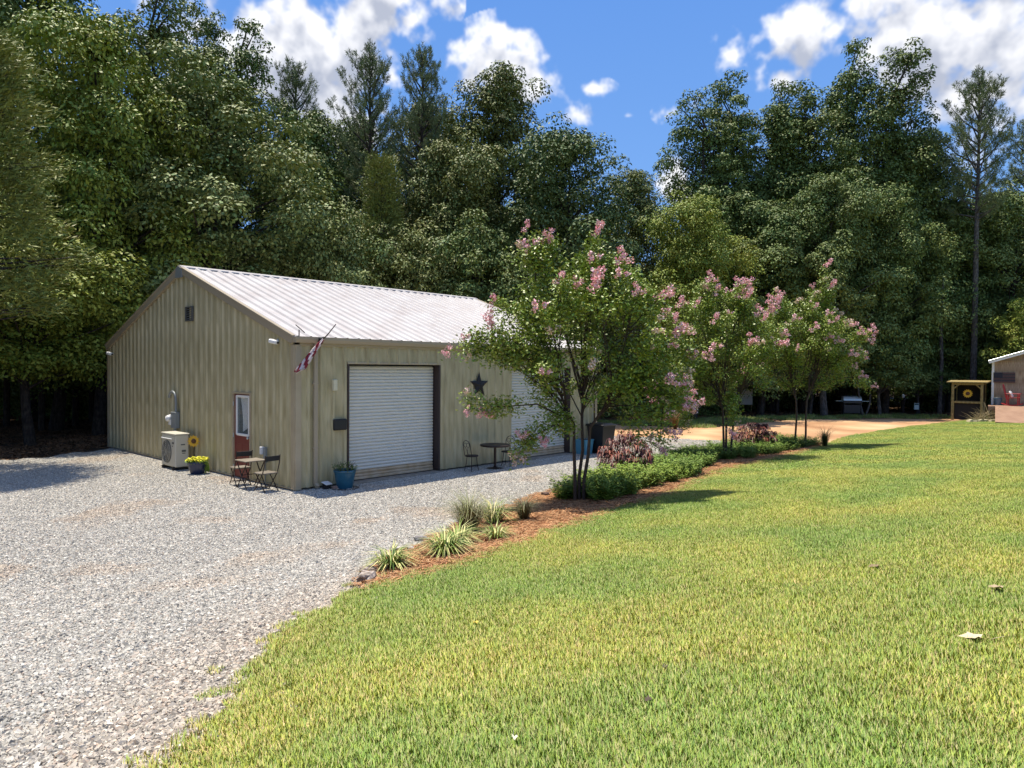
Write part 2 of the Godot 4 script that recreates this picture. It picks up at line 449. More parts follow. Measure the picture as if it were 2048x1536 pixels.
func ground() -> void:
	edge_noise.seed = 4
	edge_noise.frequency = 0.45
	edge_noise.fractal_octaves = 3
	var xs := [-500.0, -200.0, -100.0, -60.0]
	var zs := [-500.0, -250.0, -120.0, -90.0]
	for k in 93: xs.append(-46.0 + k)
	for k in 79: zs.append(-64.0 + k)
	xs.append_array([60.0, 100.0, 250.0, 500.0])
	zs.append_array([30.0, 80.0, 250.0, 500.0])
	var b := MB.new()
	for z: float in zs:
		for x: float in xs:
			b.v.append(Vector3(x, land(x, z) - 0.06, z)); b.n.append(Vector3.UP); b.c.append(Color.WHITE); b.t.append(Vector2(x, z))
	for k in zs.size() - 1:
		for e in xs.size() - 1:
			var a := k * xs.size() + e
			var w := a + xs.size()
			b.i.append(a); b.i.append(a + 1); b.i.append(w); b.i.append(a + 1); b.i.append(w + 1); b.i.append(w)
	var floor_mat := tri(mat(lin(0.16, 0.105, 0.065), 0.95), noise_tex(41, 0.03, 512, Color(0.45, 0.42, 0.4), Color(1, 1, 1), 5, 0, 1.8), 0.35)
	put(b, "ground", floor_mat, self).set_meta("kind", "structure")
	var gm := tri(mat(lin(0.42, 0.39, 0.34), 0.95), noise_tex(42, 0.12, 512, Color(0.45, 0.44, 0.43), Color(1, 1, 1), 4, 0, 2.2), 0.8)
	sheet("gravel_drive", GRAVEL, 0.16, 0.0, gm, 0.5)
	var dm := tri(mat(lin(0.62, 0.40, 0.215), 0.95), noise_tex(43, 0.006, 512, Color(0.74, 0.66, 0.60), Color(1.0, 1.0, 1.0), 6, 0, 1.3), 0.07)
	sheet("dirt_path", DIRT, 0.5, 0.004, dm, 0.5)
	var bm := bump(tri(mat(lin(0.40, 0.155, 0.065), 0.95), noise_tex(44, 0.05, 512, Color(0.50, 0.46, 0.44), Color(1, 1, 1), 5, 0, 2.0), 0.9), 53, 0.08, 6.0)
	sheet("mulch_bed", BED, 0.14, 0.010, bm, 0.25)
	var lm := tri(mat(lin(0.30, 0.30, 0.09), 0.95), noise_tex(45, 0.06, 512, Color(0.55, 0.62, 0.5), Color(1, 1, 1), 5, 0, 1.8), 0.5)
	sheet("lawn", LAWN, 0.12, 0.016, lm, 0.25)

# ------------------------------------------------------------------ turf, gravel and litter
func multi(called: String, label: String, m: Mesh, mt: Material, xf: Array, cols: Array) -> void:
	var mm := MultiMesh.new()
	mm.transform_format = MultiMesh.TRANSFORM_3D
	mm.use_colors = cols.size() > 0
	mm.mesh = m
	mm.instance_count = xf.size()
	for k in xf.size():
		mm.set_instance_transform(k, xf[k])
		if cols.size(): mm.set_instance_color(k, cols[k])
	var o := MultiMeshInstance3D.new()
	o.multimesh = mm
	o.material_override = mt
	o.name = numbered(called)
	add_child(o)
	o.set_meta("kind", "stuff")
	if label:
		o.set_meta("label", label)
		o.set_meta("category", called.replace("_", " "))

func turf_patch(seed_: int, size: float, count: int, tall: float, wide: float, dead: float) -> ArrayMesh:
	rng.seed = seed_
	var b := MB.new()
	for k in count:
		var p := Vector3(rng.randf_range(-0.5, 0.5) * size, -0.004, rng.randf_range(-0.5, 0.5) * size)
		var a := rng.randf() * TAU
		var lean := Vector3(cos(a), 0, sin(a)) * rng.randf_range(0.15, 0.95)
		var hh := tall * rng.randf_range(0.45, 1.15)
		var mid := p + (Vector3.UP + lean * 0.45).normalized() * hh * 0.55
		var tip := mid + (Vector3.UP * 0.75 + lean).normalized() * hh * 0.6
		var sd := Vector3(-sin(a), 0, cos(a)).rotated(Vector3.UP, rng.randf_range(-0.7, 0.7)) * wide * rng.randf_range(0.7, 1.3) * 0.5
		var r := rng.randf()
		if r < dead: b.col = Color(0.46, 0.40, 0.20) * rng.randf_range(0.7, 1.15)
		elif r < dead + 0.3: b.col = Color(0.315, 0.365, 0.072) * rng.randf_range(0.8, 1.25)
		else: b.col = Color(0.175, 0.262, 0.052) * rng.randf_range(0.65, 1.35)
		b.blade(p, sd, mid, tip, ((tip - p).cross(sd).normalized() * (1.0 if (tip - p).cross(sd).y > 0 else -1.0) + Vector3.UP * 1.3).normalized())
	return b.mesh()

func pebble_patch(seed_: int, size: float, count: int) -> ArrayMesh:
	rng.seed = seed_
	var b := MB.new()
	for k in count:
		var s := rng.randf_range(0.010, 0.024) * (1.5 if rng.randf() < 0.05 else 1.0)
		var g := rng.randf_range(0.24, 0.48)
		var r := rng.randf()
		b.col = Color(g * 1.02, g * 0.975, g * 0.90)
		if r < 0.12: b.col = Color(g * 1.05, g * 0.90, g * 0.78)
		elif r < 0.22: b.col = Color(g * 0.46, g * 0.45, g * 0.43)
		elif r < 0.30: b.col = Color(0.60, 0.58, 0.53)
		var bs := Basis.from_euler(Vector3(rng.randf_range(-0.6, 0.6), rng.randf() * TAU, rng.randf_range(-0.6, 0.6)))
		b.stone(Vector3(rng.randf_range(-0.5, 0.5) * size, rng.randf_range(-0.002, 0.010), rng.randf_range(-0.5, 0.5) * size), Vector3(s * 1.25, s * 0.75, s), bs, rng, 0.22)
	return b.mesh()

func litter_patch(seed_: int, size: float, count: int) -> ArrayMesh:
	rng.seed = seed_
	var b := MB.new()
	for k in count:
		var a := rng.randf() * TAU
		var nn := Vector3(rng.randf_range(-0.5, 0.5), 1, rng.randf_range(-0.5, 0.5)).normalized()
		var al := Vector3(cos(a), 0, sin(a))
		al = (al - nn * al.dot(nn)).normalized()
		b.col = Color(0.20, 0.115, 0.06) * rng.randf_range(0.5, 1.5)
		b.leaf(Vector3(rng.randf_range(-0.5, 0.5) * size, rng.randf_range(0.0, 0.03), rng.randf_range(-0.5, 0.5) * size), al, nn, rng.randf_range(0.06, 0.13), rng.randf_range(0.03, 0.07))
	return b.mesh()

func straw_patch(seed_: int, size: float, count: int) -> ArrayMesh:
	rng.seed = seed_
	var b := MB.new()
	for k in count:
		var a := rng.randf() * TAU
		var al := Vector3(cos(a), rng.randf_range(-0.1, 0.25), sin(a)).normalized()
		var nn := Vector3(rng.randf_range(-0.6, 0.6), 1, rng.randf_range(-0.6, 0.6))
		nn = (nn - al * nn.dot(al)).normalized()
		b.col = Color(0.44, 0.185, 0.075).lerp(Color(0.52, 0.32, 0.16), rng.randf()) * rng.randf_range(0.6, 1.2)
		b.leaf(Vector3(rng.randf_range(-0.5, 0.5) * size, rng.randf_range(0.0, 0.03), rng.randf_range(-0.5, 0.5) * size), al, nn, rng.randf_range(0.05, 0.14), rng.randf_range(0.006, 0.014))
	return b.mesh()

func in_view(x: float, z: float, slack := 1.5) -> bool:
	return z < -0.9 and absf(x) < -z * 0.78 + slack

func cover() -> void:
	var patchy := FastNoiseLite.new()
	patchy.seed = 21; patchy.frequency = 0.40; patchy.fractal_octaves = 4
	# turf, finer and denser near the lens' side of the lawn
	var near := []; var nearc := []; var far := []; var farc := []
	rng.seed = 8
	var z := -1.0
	while z > -39.0:
		var st := 0.235 if z > -16 else 0.40
		var x := -4.0
		while x < 34.0:
			var px := x + rng.randf_range(-0.05, 0.05)
			var pz := z + rng.randf_range(-0.05, 0.05)
			x += st
			if not in_view(px, pz, 2.6): continue
			var d := zone(Vector2(px, pz), LAWN, 0.12)
			if d > -0.10 + rng.randf_range(-0.04, 0.04): continue
			var k := clampf(0.5 + 1.25 * patchy.get_noise_2d(px, pz), 0, 1)
			var c := Color(0.80, 0.93, 0.74).lerp(Color(1.30, 1.13, 0.92), k) * rng.randf_range(0.92, 1.08)
			var bs := land_basis(px, pz, rng.randf() * TAU).scaled_local(Vector3(1, rng.randf_range(0.8, 1.15) * (0.75 if d > -0.2 else 1.0), 1))
			var tr := Transform3D(bs, onland(px, pz, 0.016))
			if z > -16: near.append(tr); nearc.append(c)
			else: far.append(tr); farc.append(c)
		z -= st
	# loose tufts feather the edge of the lawn
	var ed := []; var edc := []
	for j in LAWN.size() - 4:
		var p0 := LAWN[j + 2]
		var p1 := LAWN[j + 3]
		for m in int((p1 - p0).length() * 130.0):
			var c := p0.lerp(p1, rng.randf()) + Vector2(rng.randf_range(-0.5, 0.5), rng.randf_range(-0.5, 0.5))
			if not in_view(c.x, c.y, 0.5): continue
			var d := zone(c, LAWN, 0.12)
			if d < -0.32 or d > 0.05 + 0.38 * rng.randf() * rng.randf() * rng.randf(): continue
			var k := clampf(0.5 + 1.25 * patchy.get_noise_2d(c.x, c.y), 0, 1)
			ed.append(Transform3D(land_basis(c.x, c.y, rng.randf() * TAU).scaled_local(Vector3(1, rng.randf_range(0.6, 1.2), 1)), onland(c.x, c.y, 0.012)))
			edc.append(Color(0.80, 0.93, 0.74).lerp(Color(1.30, 1.13, 0.92), k) * rng.randf_range(0.85, 1.1))
	multi("grass", "ragged grass tufts along the edge of the lawn", turf_patch(65, 0.13, 70, 0.05, 0.0052, 0.28), M.grass, ed, edc)
	var half := near.size() / 2
	multi("grass", "short sunlit green and straw turf nearest the lens", turf_patch(61, 0.36, 1150, 0.042, 0.0050, 0.24), M.grass, near.slice(0, half), nearc.slice(0, half))
	multi("grass", "short sunlit green turf beside the flower bed", turf_patch(62, 0.36, 1000, 0.044, 0.0055, 0.20), M.grass, near.slice(half), nearc.slice(half))
	multi("grass", "bright far lawn turf sloping towards the shed", turf_patch(63, 0.52, 900, 0.048, 0.009, 0.18), M.grass, far, farc)
	# crushed stone
	var a := []; var ac := []; var b := []; var bc := []
	z = -1.0
	while z > -28.5:
		var x := -24.0
		while x < 10.0:
			var px := x + rng.randf_range(-0.06, 0.06)
			var pz := z + rng.randf_range(-0.06, 0.06)
			x += 0.5
			if not in_view(px, pz, 2.4): continue
			var q := Vector3(px, 0, pz) - CN
			if q.dot(U) > 0.25 and q.dot(U) < LEN - 0.2 and q.dot(N) < -0.25 and q.dot(N) > -WID + 0.2: continue
			var g := zone(Vector2(px, pz), GRAVEL, 0.16)
			if g > 0.05: continue
			var l := zone(Vector2(px, pz), LAWN, 0.12)
			if l < -0.25: continue
			var bd := zone(Vector2(px, pz), BED, 0.14)
			if bd < -0.15: continue
			var tr := Transform3D(land_basis(px, pz, rng.randi() % 4 * PI / 2 + rng.randf_range(-0.2, 0.2)), onland(px, pz, 0.0))
			var edge := 1.0 - clampf(l / 1.3, 0, 1)
			var k := maxf(edge * 0.55, clampf(patchy.get_noise_2d(px * 0.7 + 50, pz * 0.7) * 2.2 - 0.45, 0, 0.6))
			var c := Color(1.12, 1.11, 1.06).lerp(Color(1.16, 0.97, 0.78), k) * rng.randf_range(0.96, 1.04)
			if rng.randf() < 0.5: a.append(tr); ac.append(c)
			else: b.append(tr); bc.append(c)
		z -= 0.5
	multi("gravel", "pale grey crushed stone spread over the drive", pebble_patch(71, 0.62, 1700), M.pebble, a, ac)
	multi("gravel", "pale grey loose stone mixed through the drive", pebble_patch(72, 0.62, 1700), M.pebble, b, bc)
	# pine straw in the bed, fallen leaves under the trees
	var s := []; var sc := []
	z = -6.4
	while z > -26.0:
		var x := -2.4
		while x < 12.0:
			var px := x + rng.randf_range(-0.1, 0.1)
			var pz := z + rng.randf_range(-0.1, 0.1)
			x += 0.34
			if zone(Vector2(px, pz), BED, 0.14) > -0.02 or zone(Vector2(px, pz), LAWN, 0.12) < -0.12: continue
			s.append(Transform3D(land_basis(px, pz, rng.randf() * TAU), onland(px, pz, 0.01)))
			sc.append(Color.WHITE * rng.randf_range(0.8, 1.15))
		z -= 0.34
	multi("pine_straw", "rust red pine straw mulch lying in the bed", straw_patch(73, 0.46, 420), M.litter, s, sc)
	var f := []; var fc := []
	z = -17.5
	while z > -56.0:
		var x := z * 0.8
		while x < -z * 0.75:
			var px := x + rng.randf_range(-0.3, 0.3)
			var pz := z + rng.randf_range(-0.3, 0.3)
			x += 0.9
			var q := Vector3(px, 0, pz) - CN
			if q.dot(U) > -0.4 and q.dot(U) < LEN + 0.4 and q.dot(N) < 0.4 and q.dot(N) > -WID - 0.4: continue
			var v2 := Vector2(px, pz)
			if poly_dist(v2, GRAVEL) < 0.3 or poly_dist(v2, DIRT) < 0.2 or poly_dist(v2, LAWN) < 0.3 or poly_dist(v2, BED) < 0.3: continue
			f.append(Transform3D(Basis(Vector3.UP, rng.randf() * TAU), onland(px, pz, -0.05)))
			fc.append(Color.WHITE * rng.randf_range(0.7, 1.3))
		z -= 0.9
	multi("leaf_litter", "brown fallen leaves covering the ground under the trees", litter_patch(74, 1.2, 260), M.litter, f, fc)
	# weedy strip between the dirt path and the woods
	var wd := []; var wc := []
	for k in 900:
		var px := rng.randf_range(2.0, 27.0)
		var pz := rng.randf_range(-43.0, -31.0)
		var d := poly_dist(Vector2(px, pz), DIRT)
		if d < 0.05 or d > 3.2 or poly_dist(Vector2(px, pz), LAWN) < 0.1: continue
		wd.append(Transform3D(Basis(Vector3.UP, rng.randf() * TAU).scaled(Vector3(1, rng.randf_range(1.0, 3.2), 1)), onland(px, pz, -0.05)))
		wc.append(Color(0.8, 0.9, 0.8) * rng.randf_range(0.7, 1.1))
	multi("weeds", "rough weedy grass strip along the edge of the woods", turf_patch(64, 0.7, 420, 0.07, 0.012, 0.25), M.grass, wd, wc)

# ------------------------------------------------------------------ garage
# Ribbed sheet: profile points (position along the wall, how proud) for one sheet with ribs every foot.
func sheet_breaks(a: float, b: float, pitch := 0.3048) -> Array:
	var pts := [[a, 0.0]]
	var k := ceili((a - 0.06) / pitch)
	while k * pitch < b + 0.06:
		var m := k * pitch
		for e in [[-0.056, 0.0], [-0.024, 0.040], [0.024, 0.040], [0.056, 0.0], [0.130, 0.0], [0.138, 0.006], [0.168, 0.006], [0.176, 0.0]]:
			var x: float = m + e[0]
			if x > a + 0.001 and x < b - 0.001: pts.append([x, e[1]])
		k += 1
	pts.append([b, 0.0])
	return pts

# f maps (position, height, proud) to a point; low and top give the sheet's ends at a position. Openings are [from, to, head].
func ribbed(f: Callable, a: float, b: float, low: float, top: Callable, holes: Array, flip: bool) -> MB:
	var pts := sheet_breaks(a, b)
	for h: Array in holes:
		for e in [h[0], h[1]]:
			if e > a and e < b:
				for k in pts.size() - 1:
					if pts[k][0] < e and pts[k + 1][0] > e:
						var w: float = (e - pts[k][0]) / (pts[k + 1][0] - pts[k][0])
						pts.insert(k + 1, [e, lerpf(pts[k][1], pts[k + 1][1], w)])
						break
	var m := MB.new()
	for k in pts.size() - 1:
		var x0: float = pts[k][0]
		var x1: float = pts[k + 1][0]
		var lo := low
		for h: Array in holes:
			if (x0 + x1) * 0.5 > h[0] and (x0 + x1) * 0.5 < h[1]: lo = h[2]
		var q := [f.call(x0, lo, pts[k][1]), f.call(x1, lo, pts[k + 1][1]), f.call(x1, top.call(x1), pts[k + 1][1]), f.call(x0, top.call(x0), pts[k][1])]
		if flip: q.reverse()
		m.tri_fan(q)
	return m

func garage() -> void:
	var g := thing("metal_garage", "tan ribbed metal garage with white roof and two roll-up doors", "garage", CN, site)
	var rake := func(w: float) -> float: return EAVE - 0.12 + SLOPE * minf(w, WID - w)
	var flat_top := func(_x: float) -> float: return EAVE - 0.13
	# gable towards the drive, sheet by sheet
	var gw := group_node("gable_wall", g)
	var w := 0.1
	var k := 0
	while w < WID - 0.11:
		var e := minf(w + 0.9144, WID - 0.1)
		var m := ribbed(func(x: float, y: float, p: float) -> Vector3: return Vector3(-p, y, -x), w, e, 0.06, rake, [[1.93, 2.80, 2.04]], true)
		put(m, "wall_panel", M.tan_stained if k in [4, 5] else M.tan, gw)
		w = e
		k += 1
	# front wall with two doors
	var doors := [[1.32, 4.03, 2.74], [6.72, 9.42, 2.70]]
	var fw := group_node("front_wall", g)
	w = 0.1
	while w < LEN - 0.11:
		var e := minf(w + 0.9144, LEN - 0.1)
		put(ribbed(func(x: float, y: float, p: float) -> Vector3: return Vector3(x, y, p), w, e, 0.06, flat_top, doors, false), "wall_panel", M.tan, fw)
		w = e
	# back and far end
	var bw := group_node("back_wall", g)
	w = 0.0
	while w < LEN - 0.01:
		var e := minf(w + 0.9144, LEN)
		put(ribbed(func(x: float, y: float, p: float) -> Vector3: return Vector3(x, y, -WID - p), w, e, 0.06, flat_top, [], true), "wall_panel", M.tan, bw)
		w = e
	var ew := group_node("end_wall", g)
	w = 0.0
	while w < WID - 0.01:
		var e := minf(w + 0.9144, WID)
		put(ribbed(func(x: float, y: float, p: float) -> Vector3: return Vector3(LEN + p, y, -x), w, e, 0.06, rake, [], false), "wall_panel", M.tan, ew)
		w = e
	# inner lining so that the shell has thickness and the inside is dark
	var m := MB.new()
	m.box(Vector3(LEN * 0.5, 1.55, -WID + 0.12), Vector3(LEN - 0.2, 3.1, 0.1))
	m.box(Vector3(LEN - 0.1, 1.55, -WID * 0.5), Vector3(0.1, 3.1, WID - 0.4))
	put(m, "lining", M.concrete, g)
	# slab
	m = MB.new()
	m.box(Vector3(LEN * 0.5, -0.13, -WID * 0.5), Vector3(LEN - 0.06, 0.32, WID - 0.06))
	put(m, "slab", M.concrete, g)
	for d: Array in doors:
		m = MB.new()
		m.cbox(Vector3((d[0] + d[1]) * 0.5, -0.02, 0.03), Vector3(d[1] - d[0] + 0.1, 0.12, 0.26), 0.01)
		put(m, "sill", M.concrete, g)
	# trims
	for q in [Vector3(-0.012, 0, 0.012), Vector3(LEN + 0.012, 0, 0.012), Vector3(-0.012, 0, -WID - 0.012)]:
		m = MB.new()
		var sx := 1.0 if q.x < 1 else -1.0
		var sz := -1.0 if q.z > -1 else 1.0
		m.cbox(Vector3(q.x + sx * 0.055, 1.58, q.z + sz * -0.012), Vector3(0.14, 3.1, 0.05), 0.006)
		m.cbox(Vector3(q.x - sx * 0.012, 1.58, q.z + sz * 0.062), Vector3(0.05, 3.1, 0.13), 0.006)
		put(m, "corner_trim", M.tan_trim, g)
	m = MB.new()
	m.cbox(Vector3(-0.02, 0.05, -WID * 0.5 - 1.4), Vector3(0.05, 0.03, WID - 2.9), 0.004)
	m.cbox(Vector3(-0.02, 0.05, -0.97), Vector3(0.05, 0.03, 1.86), 0.004)
	put(m, "base_trim", M.tan_trim, g)
	var sl := atan(SLOPE)
	var run := 0.5 * WID / cos(sl)
	for sd: float in [1.0, -1.0]:
		for x in [-0.05, LEN + 0.05]:
			m = MB.new()
			var bs := Basis(Vector3.RIGHT, sl * sd)
			m.cbox(Vector3(x, (EAVE + RIDGE) * 0.5 - 0.06, ZR + sd * 0.25 * WID) , Vector3(0.08, 0.20, run + 0.02), 0.006, bs)
			m.cbox(Vector3(x - 0.022 * (1 if x < 1 else -1), (EAVE + RIDGE) * 0.5 + 0.02, ZR + sd * 0.25 * WID), Vector3(0.07, 0.045, run + 0.10), 0.006, bs)
			put(m, "rake_trim", M.gutter, g)
	m = MB.new()
	var box_pts := [Vector3(-0.115, RIDGE - 0.28, ZR - 0.20), Vector3(-0.115, RIDGE - 0.28, ZR + 0.20), Vector3(-0.115, RIDGE - 0.04, ZR + 0.16), Vector3(-0.115, RIDGE + 0.03, ZR), Vector3(-0.115, RIDGE - 0.04, ZR - 0.16)]
	m.tri_fan(box_pts)
	for j in 5:
		var a: Vector3 = box_pts[j]
		var b: Vector3 = box_pts[(j + 1) % 5]
		m.quad(b, a, a + Vector3(0.05, 0, 0), b + Vector3(0.05, 0, 0))
	put(m, "peak_box", M.grey_metal, g)
	# gutter and downspouts
	m = MB.new()
	var prof := [Vector2(0.045, -0.02), Vector2(0.045, -0.13), Vector2(0.12, -0.13), Vector2(0.16, -0.06), Vector2(0.165, 0.0), Vector2(0.150, 0.0), Vector2(0.145, -0.05), Vector2(0.11, -0.115), Vector2(0.06, -0.115), Vector2(0.06, -0.02)]
	for j in prof.size():
		var a: Vector2 = prof[j]
		var b: Vector2 = prof[(j + 1) % prof.size()]
		m.quad(Vector3(-0.09, EAVE + a.y, a.x), Vector3(LEN + 0.09, EAVE + a.y, a.x), Vector3(LEN + 0.09, EAVE + b.y, b.x), Vector3(-0.09, EAVE + b.y, b.x))
	for e: float in [-0.09, LEN + 0.09]:
		m.box(Vector3(e, EAVE - 0.07, 0.10), Vector3(0.01, 0.12, 0.12))
	put(m, "gutter", M.gutter, g)
	for x in [0.44, LEN - 0.12]:
		m = MB.new()
		m.cbox(Vector3(x, 1.6, 0.065), Vector3(0.085, 3.0, 0.06), 0.008)
		m.cbox(Vector3(x, EAVE - 0.17, 0.085), Vector3(0.085, 0.10, 0.06), 0.008)
		m.cbox(Vector3(x, 0.10, 0.11), Vector3(0.085, 0.07, 0.13), 0.008, Basis(Vector3.RIGHT, 0.5))
		for y in [0.9, 2.3]: m.cbox(Vector3(x, y, 0.06), Vector3(0.13, 0.03, 0.066), 0.004)
		put(m, "downspout", M.gutter, g)
	m = MB.new()
	m.cbox(Vector3(LEN * 0.5, EAVE - 0.155, 0.022), Vector3(LEN - 0.16, 0.07, 0.05), 0.006)
	put(m, "eave_trim", M.tan_trim, g)
	# roof sheets
	var rf := group_node("roof", g)
	for sd: float in [1.0, -1.0]:
		w = -0.09
		while w < LEN + 0.08:
			var e := minf(w + 0.9144, LEN + 0.09)
			var f := func(x: float, y: float, p: float) -> Vector3: return Vector3(x, RIDGE - SLOPE * y + p * 0.94 + 0.012, ZR + sd * (y + p * 0.32))
			put(ribbed(f, w, e, 0.5 * WID + 0.10, func(_x: float) -> float: return 0.0, [], sd < 0), "roof_panel", M.roof, rf)
			w = e
	m = MB.new()
	for sd: float in [1.0, -1.0]:
		var a := Vector3(-0.10, RIDGE + 0.058, ZR)
		var b := Vector3(LEN + 0.10, RIDGE + 0.058, ZR)
		var dn := Vector3(0, -SLOPE * 0.16, sd * 0.16)
		var q := [a + dn, b + dn, b, a]
		if sd < 0: q.reverse()
		m.tri_fan(q)
		q = [a + dn + Vector3(0, -0.03, 0), b + dn + Vector3(0, -0.03, 0), b + dn, a + dn]
		if sd < 0: q.reverse()
		m.tri_fan(q)
	put(m, "ridge_cap", M.roof, rf)
	# soffit boards close the gap under the sheets
	m = MB.new()
	m.box(Vector3(LEN * 0.5, EAVE - 0.06, 0.0), Vector3(LEN, 0.1, 0.08))
	m.box(Vector3(LEN * 0.5, EAVE - 0.06, -WID), Vector3(LEN, 0.1, 0.08))
	put(m, "eave_strut", M.tan_trim, g)
	# roll-up doors, slat by slat
	var slat := MB.new()
	var wide: float = 2.64
	var cur := [Vector2(-0.012, 0.0), Vector2(0.010, 0.004), Vector2(0.020, 0.014), Vector2(0.024, 0.032), Vector2(0.020, 0.050), Vector2(0.008, 0.062), Vector2(-0.010, 0.068), Vector2(-0.012, 0.0782)]
	for j in cur.size() - 1:
		slat.quad(Vector3(0, cur[j].y, cur[j].x), Vector3(wide, cur[j].y, cur[j].x), Vector3(wide, cur[j + 1].y, cur[j + 1].x), Vector3(0, cur[j + 1].y, cur[j + 1].x))
	var slat_mesh := slat.mesh()
	for d: Array in doors:
		var dn := group_node("rollup_door", g, Transform3D(Basis(), Vector3(d[0] + 0.03, 0.06, -0.2)))
		for j in 33:
			place(slat_mesh, "slat", M.slat_dusty if j < 2 else M.slat, dn, Transform3D(Basis(), Vector3(0, 0.05 + j * 0.0782, 0)))
		m = MB.new()
		m.cbox(Vector3(wide * 0.5, 0.02, 0.012), Vector3(wide, 0.06, 0.05), 0.008)
		put(m, "bottom_bar", M.slat_dusty, dn)
		m = MB.new()
		m.cbox(Vector3(d[0] - 0.012, d[2] * 0.5 + 0.03, -0.10), Vector3(0.05, d[2] - 0.04, 0.25), 0.005)
		put(m, "jamb", M.jamb, g)
		m = MB.new()
		m.cbox(Vector3(d[1] + 0.012, d[2] * 0.5 + 0.03, -0.10), Vector3(0.05, d[2] - 0.04, 0.25), 0.005)
		put(m, "jamb", M.jamb, g)
		m = MB.new()
		m.cbox(Vector3((d[0] + d[1]) * 0.5, d[2] + 0.012, -0.098), Vector3(d[1] - d[0] + 0.08, 0.05, 0.255), 0.005)
		put(m, "header_trim", M.tan_trim, g)
		m = MB.new()
		m.box(Vector3((d[0] + d[1]) * 0.5, d[2] * 0.5, -0.32), Vector3(d[1] - d[0] + 0.3, d[2] + 0.2, 0.04))
		put(m, "door_backing", M.black_matt, g)
	# red walk door in the gable
	var wd := group_node("walk_door", g, Transform3D(Basis(Vector3(0, 0, 1), Vector3.UP, Vector3(-1, 0, 0)), Vector3(0, 0.02, -2.80)))   # x along the wall towards the near corner, z outwards
	put(door_leaf(), "leaf", M.red_door, wd)
	m = MB.new()
	for q in [[Vector3(0.0, 1.0, 0.0), Vector3(0.055, 2.02, 0.09)], [Vector3(0.87, 1.0, 0.0), Vector3(0.055, 2.02, 0.09)], [Vector3(0.435, 2.015, 0.0), Vector3(0.93, 0.05, 0.092)]]:
		m.cbox(q[0], q[1], 0.005)
	put(m, "frame", M.tan_trim, wd)
	m = MB.new()
	for q in [[Vector3(0.16, 1.485, 0.008), Vector3(0.055, 0.94, 0.03)], [Vector3(0.765, 1.485, 0.008), Vector3(0.055, 0.94, 0.03)], [Vector3(0.4625, 1.935, 0.008), Vector3(0.55, 0.055, 0.031)], [Vector3(0.4625, 1.03, 0.008), Vector3(0.55, 0.055, 0.031)]]:
		m.cbox(q[0], q[1], 0.006)
	put(m, "window_frame", M.white, wd)
	m = MB.new()
	m.box(Vector3(0.4625, 1.48, -0.012), Vector3(0.56, 0.86, 0.006))
	put(m, "pane", M.glass, wd)
	m = MB.new()   # tied-back curtain behind the glass
	var cols := 22
	for j in cols:
		for y in 6:
			var pt := func(jj: int, yy: int) -> Vector3:
				var v := yy / 6.0
				var pinch := 1.0 - 0.55 * sin(clampf(v / 0.75, 0, 1) * PI * 0.5)
				var u := float(jj) / cols
				var cx := 0.19 + 0.5 * u * pinch + 0.22 * (1.0 - pinch)
				return Vector3(cx, 1.91 - v * (0.82 - 0.10 * u), -0.075 + 0.012 * sin(jj * 1.9))
			m.quad(pt.call(j, y + 1), pt.call(j + 1, y + 1), pt.call(j + 1, y), pt.call(j, y))
	put(m, "curtain", M.cloth, wd)
	m = MB.new()
	m.lathe([Vector2(0.0, 0.0), Vector2(0.03, 0.0), Vector2(0.03, 0.01), Vector2(0.012, 0.015), Vector2(0.012, 0.045), Vector2(0.03, 0.055), Vector2(0.032, 0.075), Vector2(0.0, 0.085)], 12, Transform3D(Basis(Vector3.RIGHT, PI / 2), Vector3(0.81, 0.98, 0.005)))
	m.lathe([Vector2(0.0, 0.0), Vector2(0.028, 0.0), Vector2(0.026, 0.02), Vector2(0.0, 0.022)], 12, Transform3D(Basis(Vector3.RIGHT, PI / 2), Vector3(0.81, 1.13, 0.005)))
	put(m, "handle", M.galv, wd)
	for y in [0.25, 1.0, 1.75]:
		m = MB.new()
		m.tube([Vector3(0.035, y - 0.05, 0.03), Vector3(0.035, y + 0.05, 0.03)], [0.012], 8)
		put(m, "hinge", M.galv, wd)
	m = MB.new()
	m.box(Vector3(0.435, 1.05, -0.32), Vector3(1.2, 2.3, 0.03))
	put(m, "backing", M.black_matt, wd)
	m = MB.new()
	m.cbox(Vector3(0.435, -0.05, 0.05), Vector3(0.95, 0.07, 0.2), 0.008)
	put(m, "threshold", M.concrete, wd)
	# louvre in the gable
	var lv := group_node("gable_vent", g, Transform3D(Basis(Vector3(0, 0, 1), Vector3.UP, Vector3(-1, 0, 0)), Vector3(-0.02, 3.85, -5.42)))
	m = MB.new()
	for q in [[Vector3(0.0, 0.17, 0.02), Vector3(0.04, 0.38, 0.05)], [Vector3(0.40, 0.17, 0.02), Vector3(0.04, 0.38, 0.05)], [Vector3(0.2, 0.345, 0.02), Vector3(0.44, 0.03, 0.052)], [Vector3(0.2, -0.005, 0.02), Vector3(0.44, 0.03, 0.052)]]:
		m.cbox(q[0], q[1], 0.004)
	put(m, "frame", M.unit_dark, lv)
	for j in 5:
		m = MB.new()
		m.box(Vector3(0.2, 0.05 + j * 0.06, 0.015), Vector3(0.36, 0.008, 0.055), Basis(Vector3.RIGHT, 0.7))
		put(m, "louver", M.unit_dark, lv)
	m = MB.new()
	m.box(Vector3(0.2, 0.17, -0.005), Vector3(0.38, 0.34, 0.006))
	put(m, "backing", M.black_matt, lv)

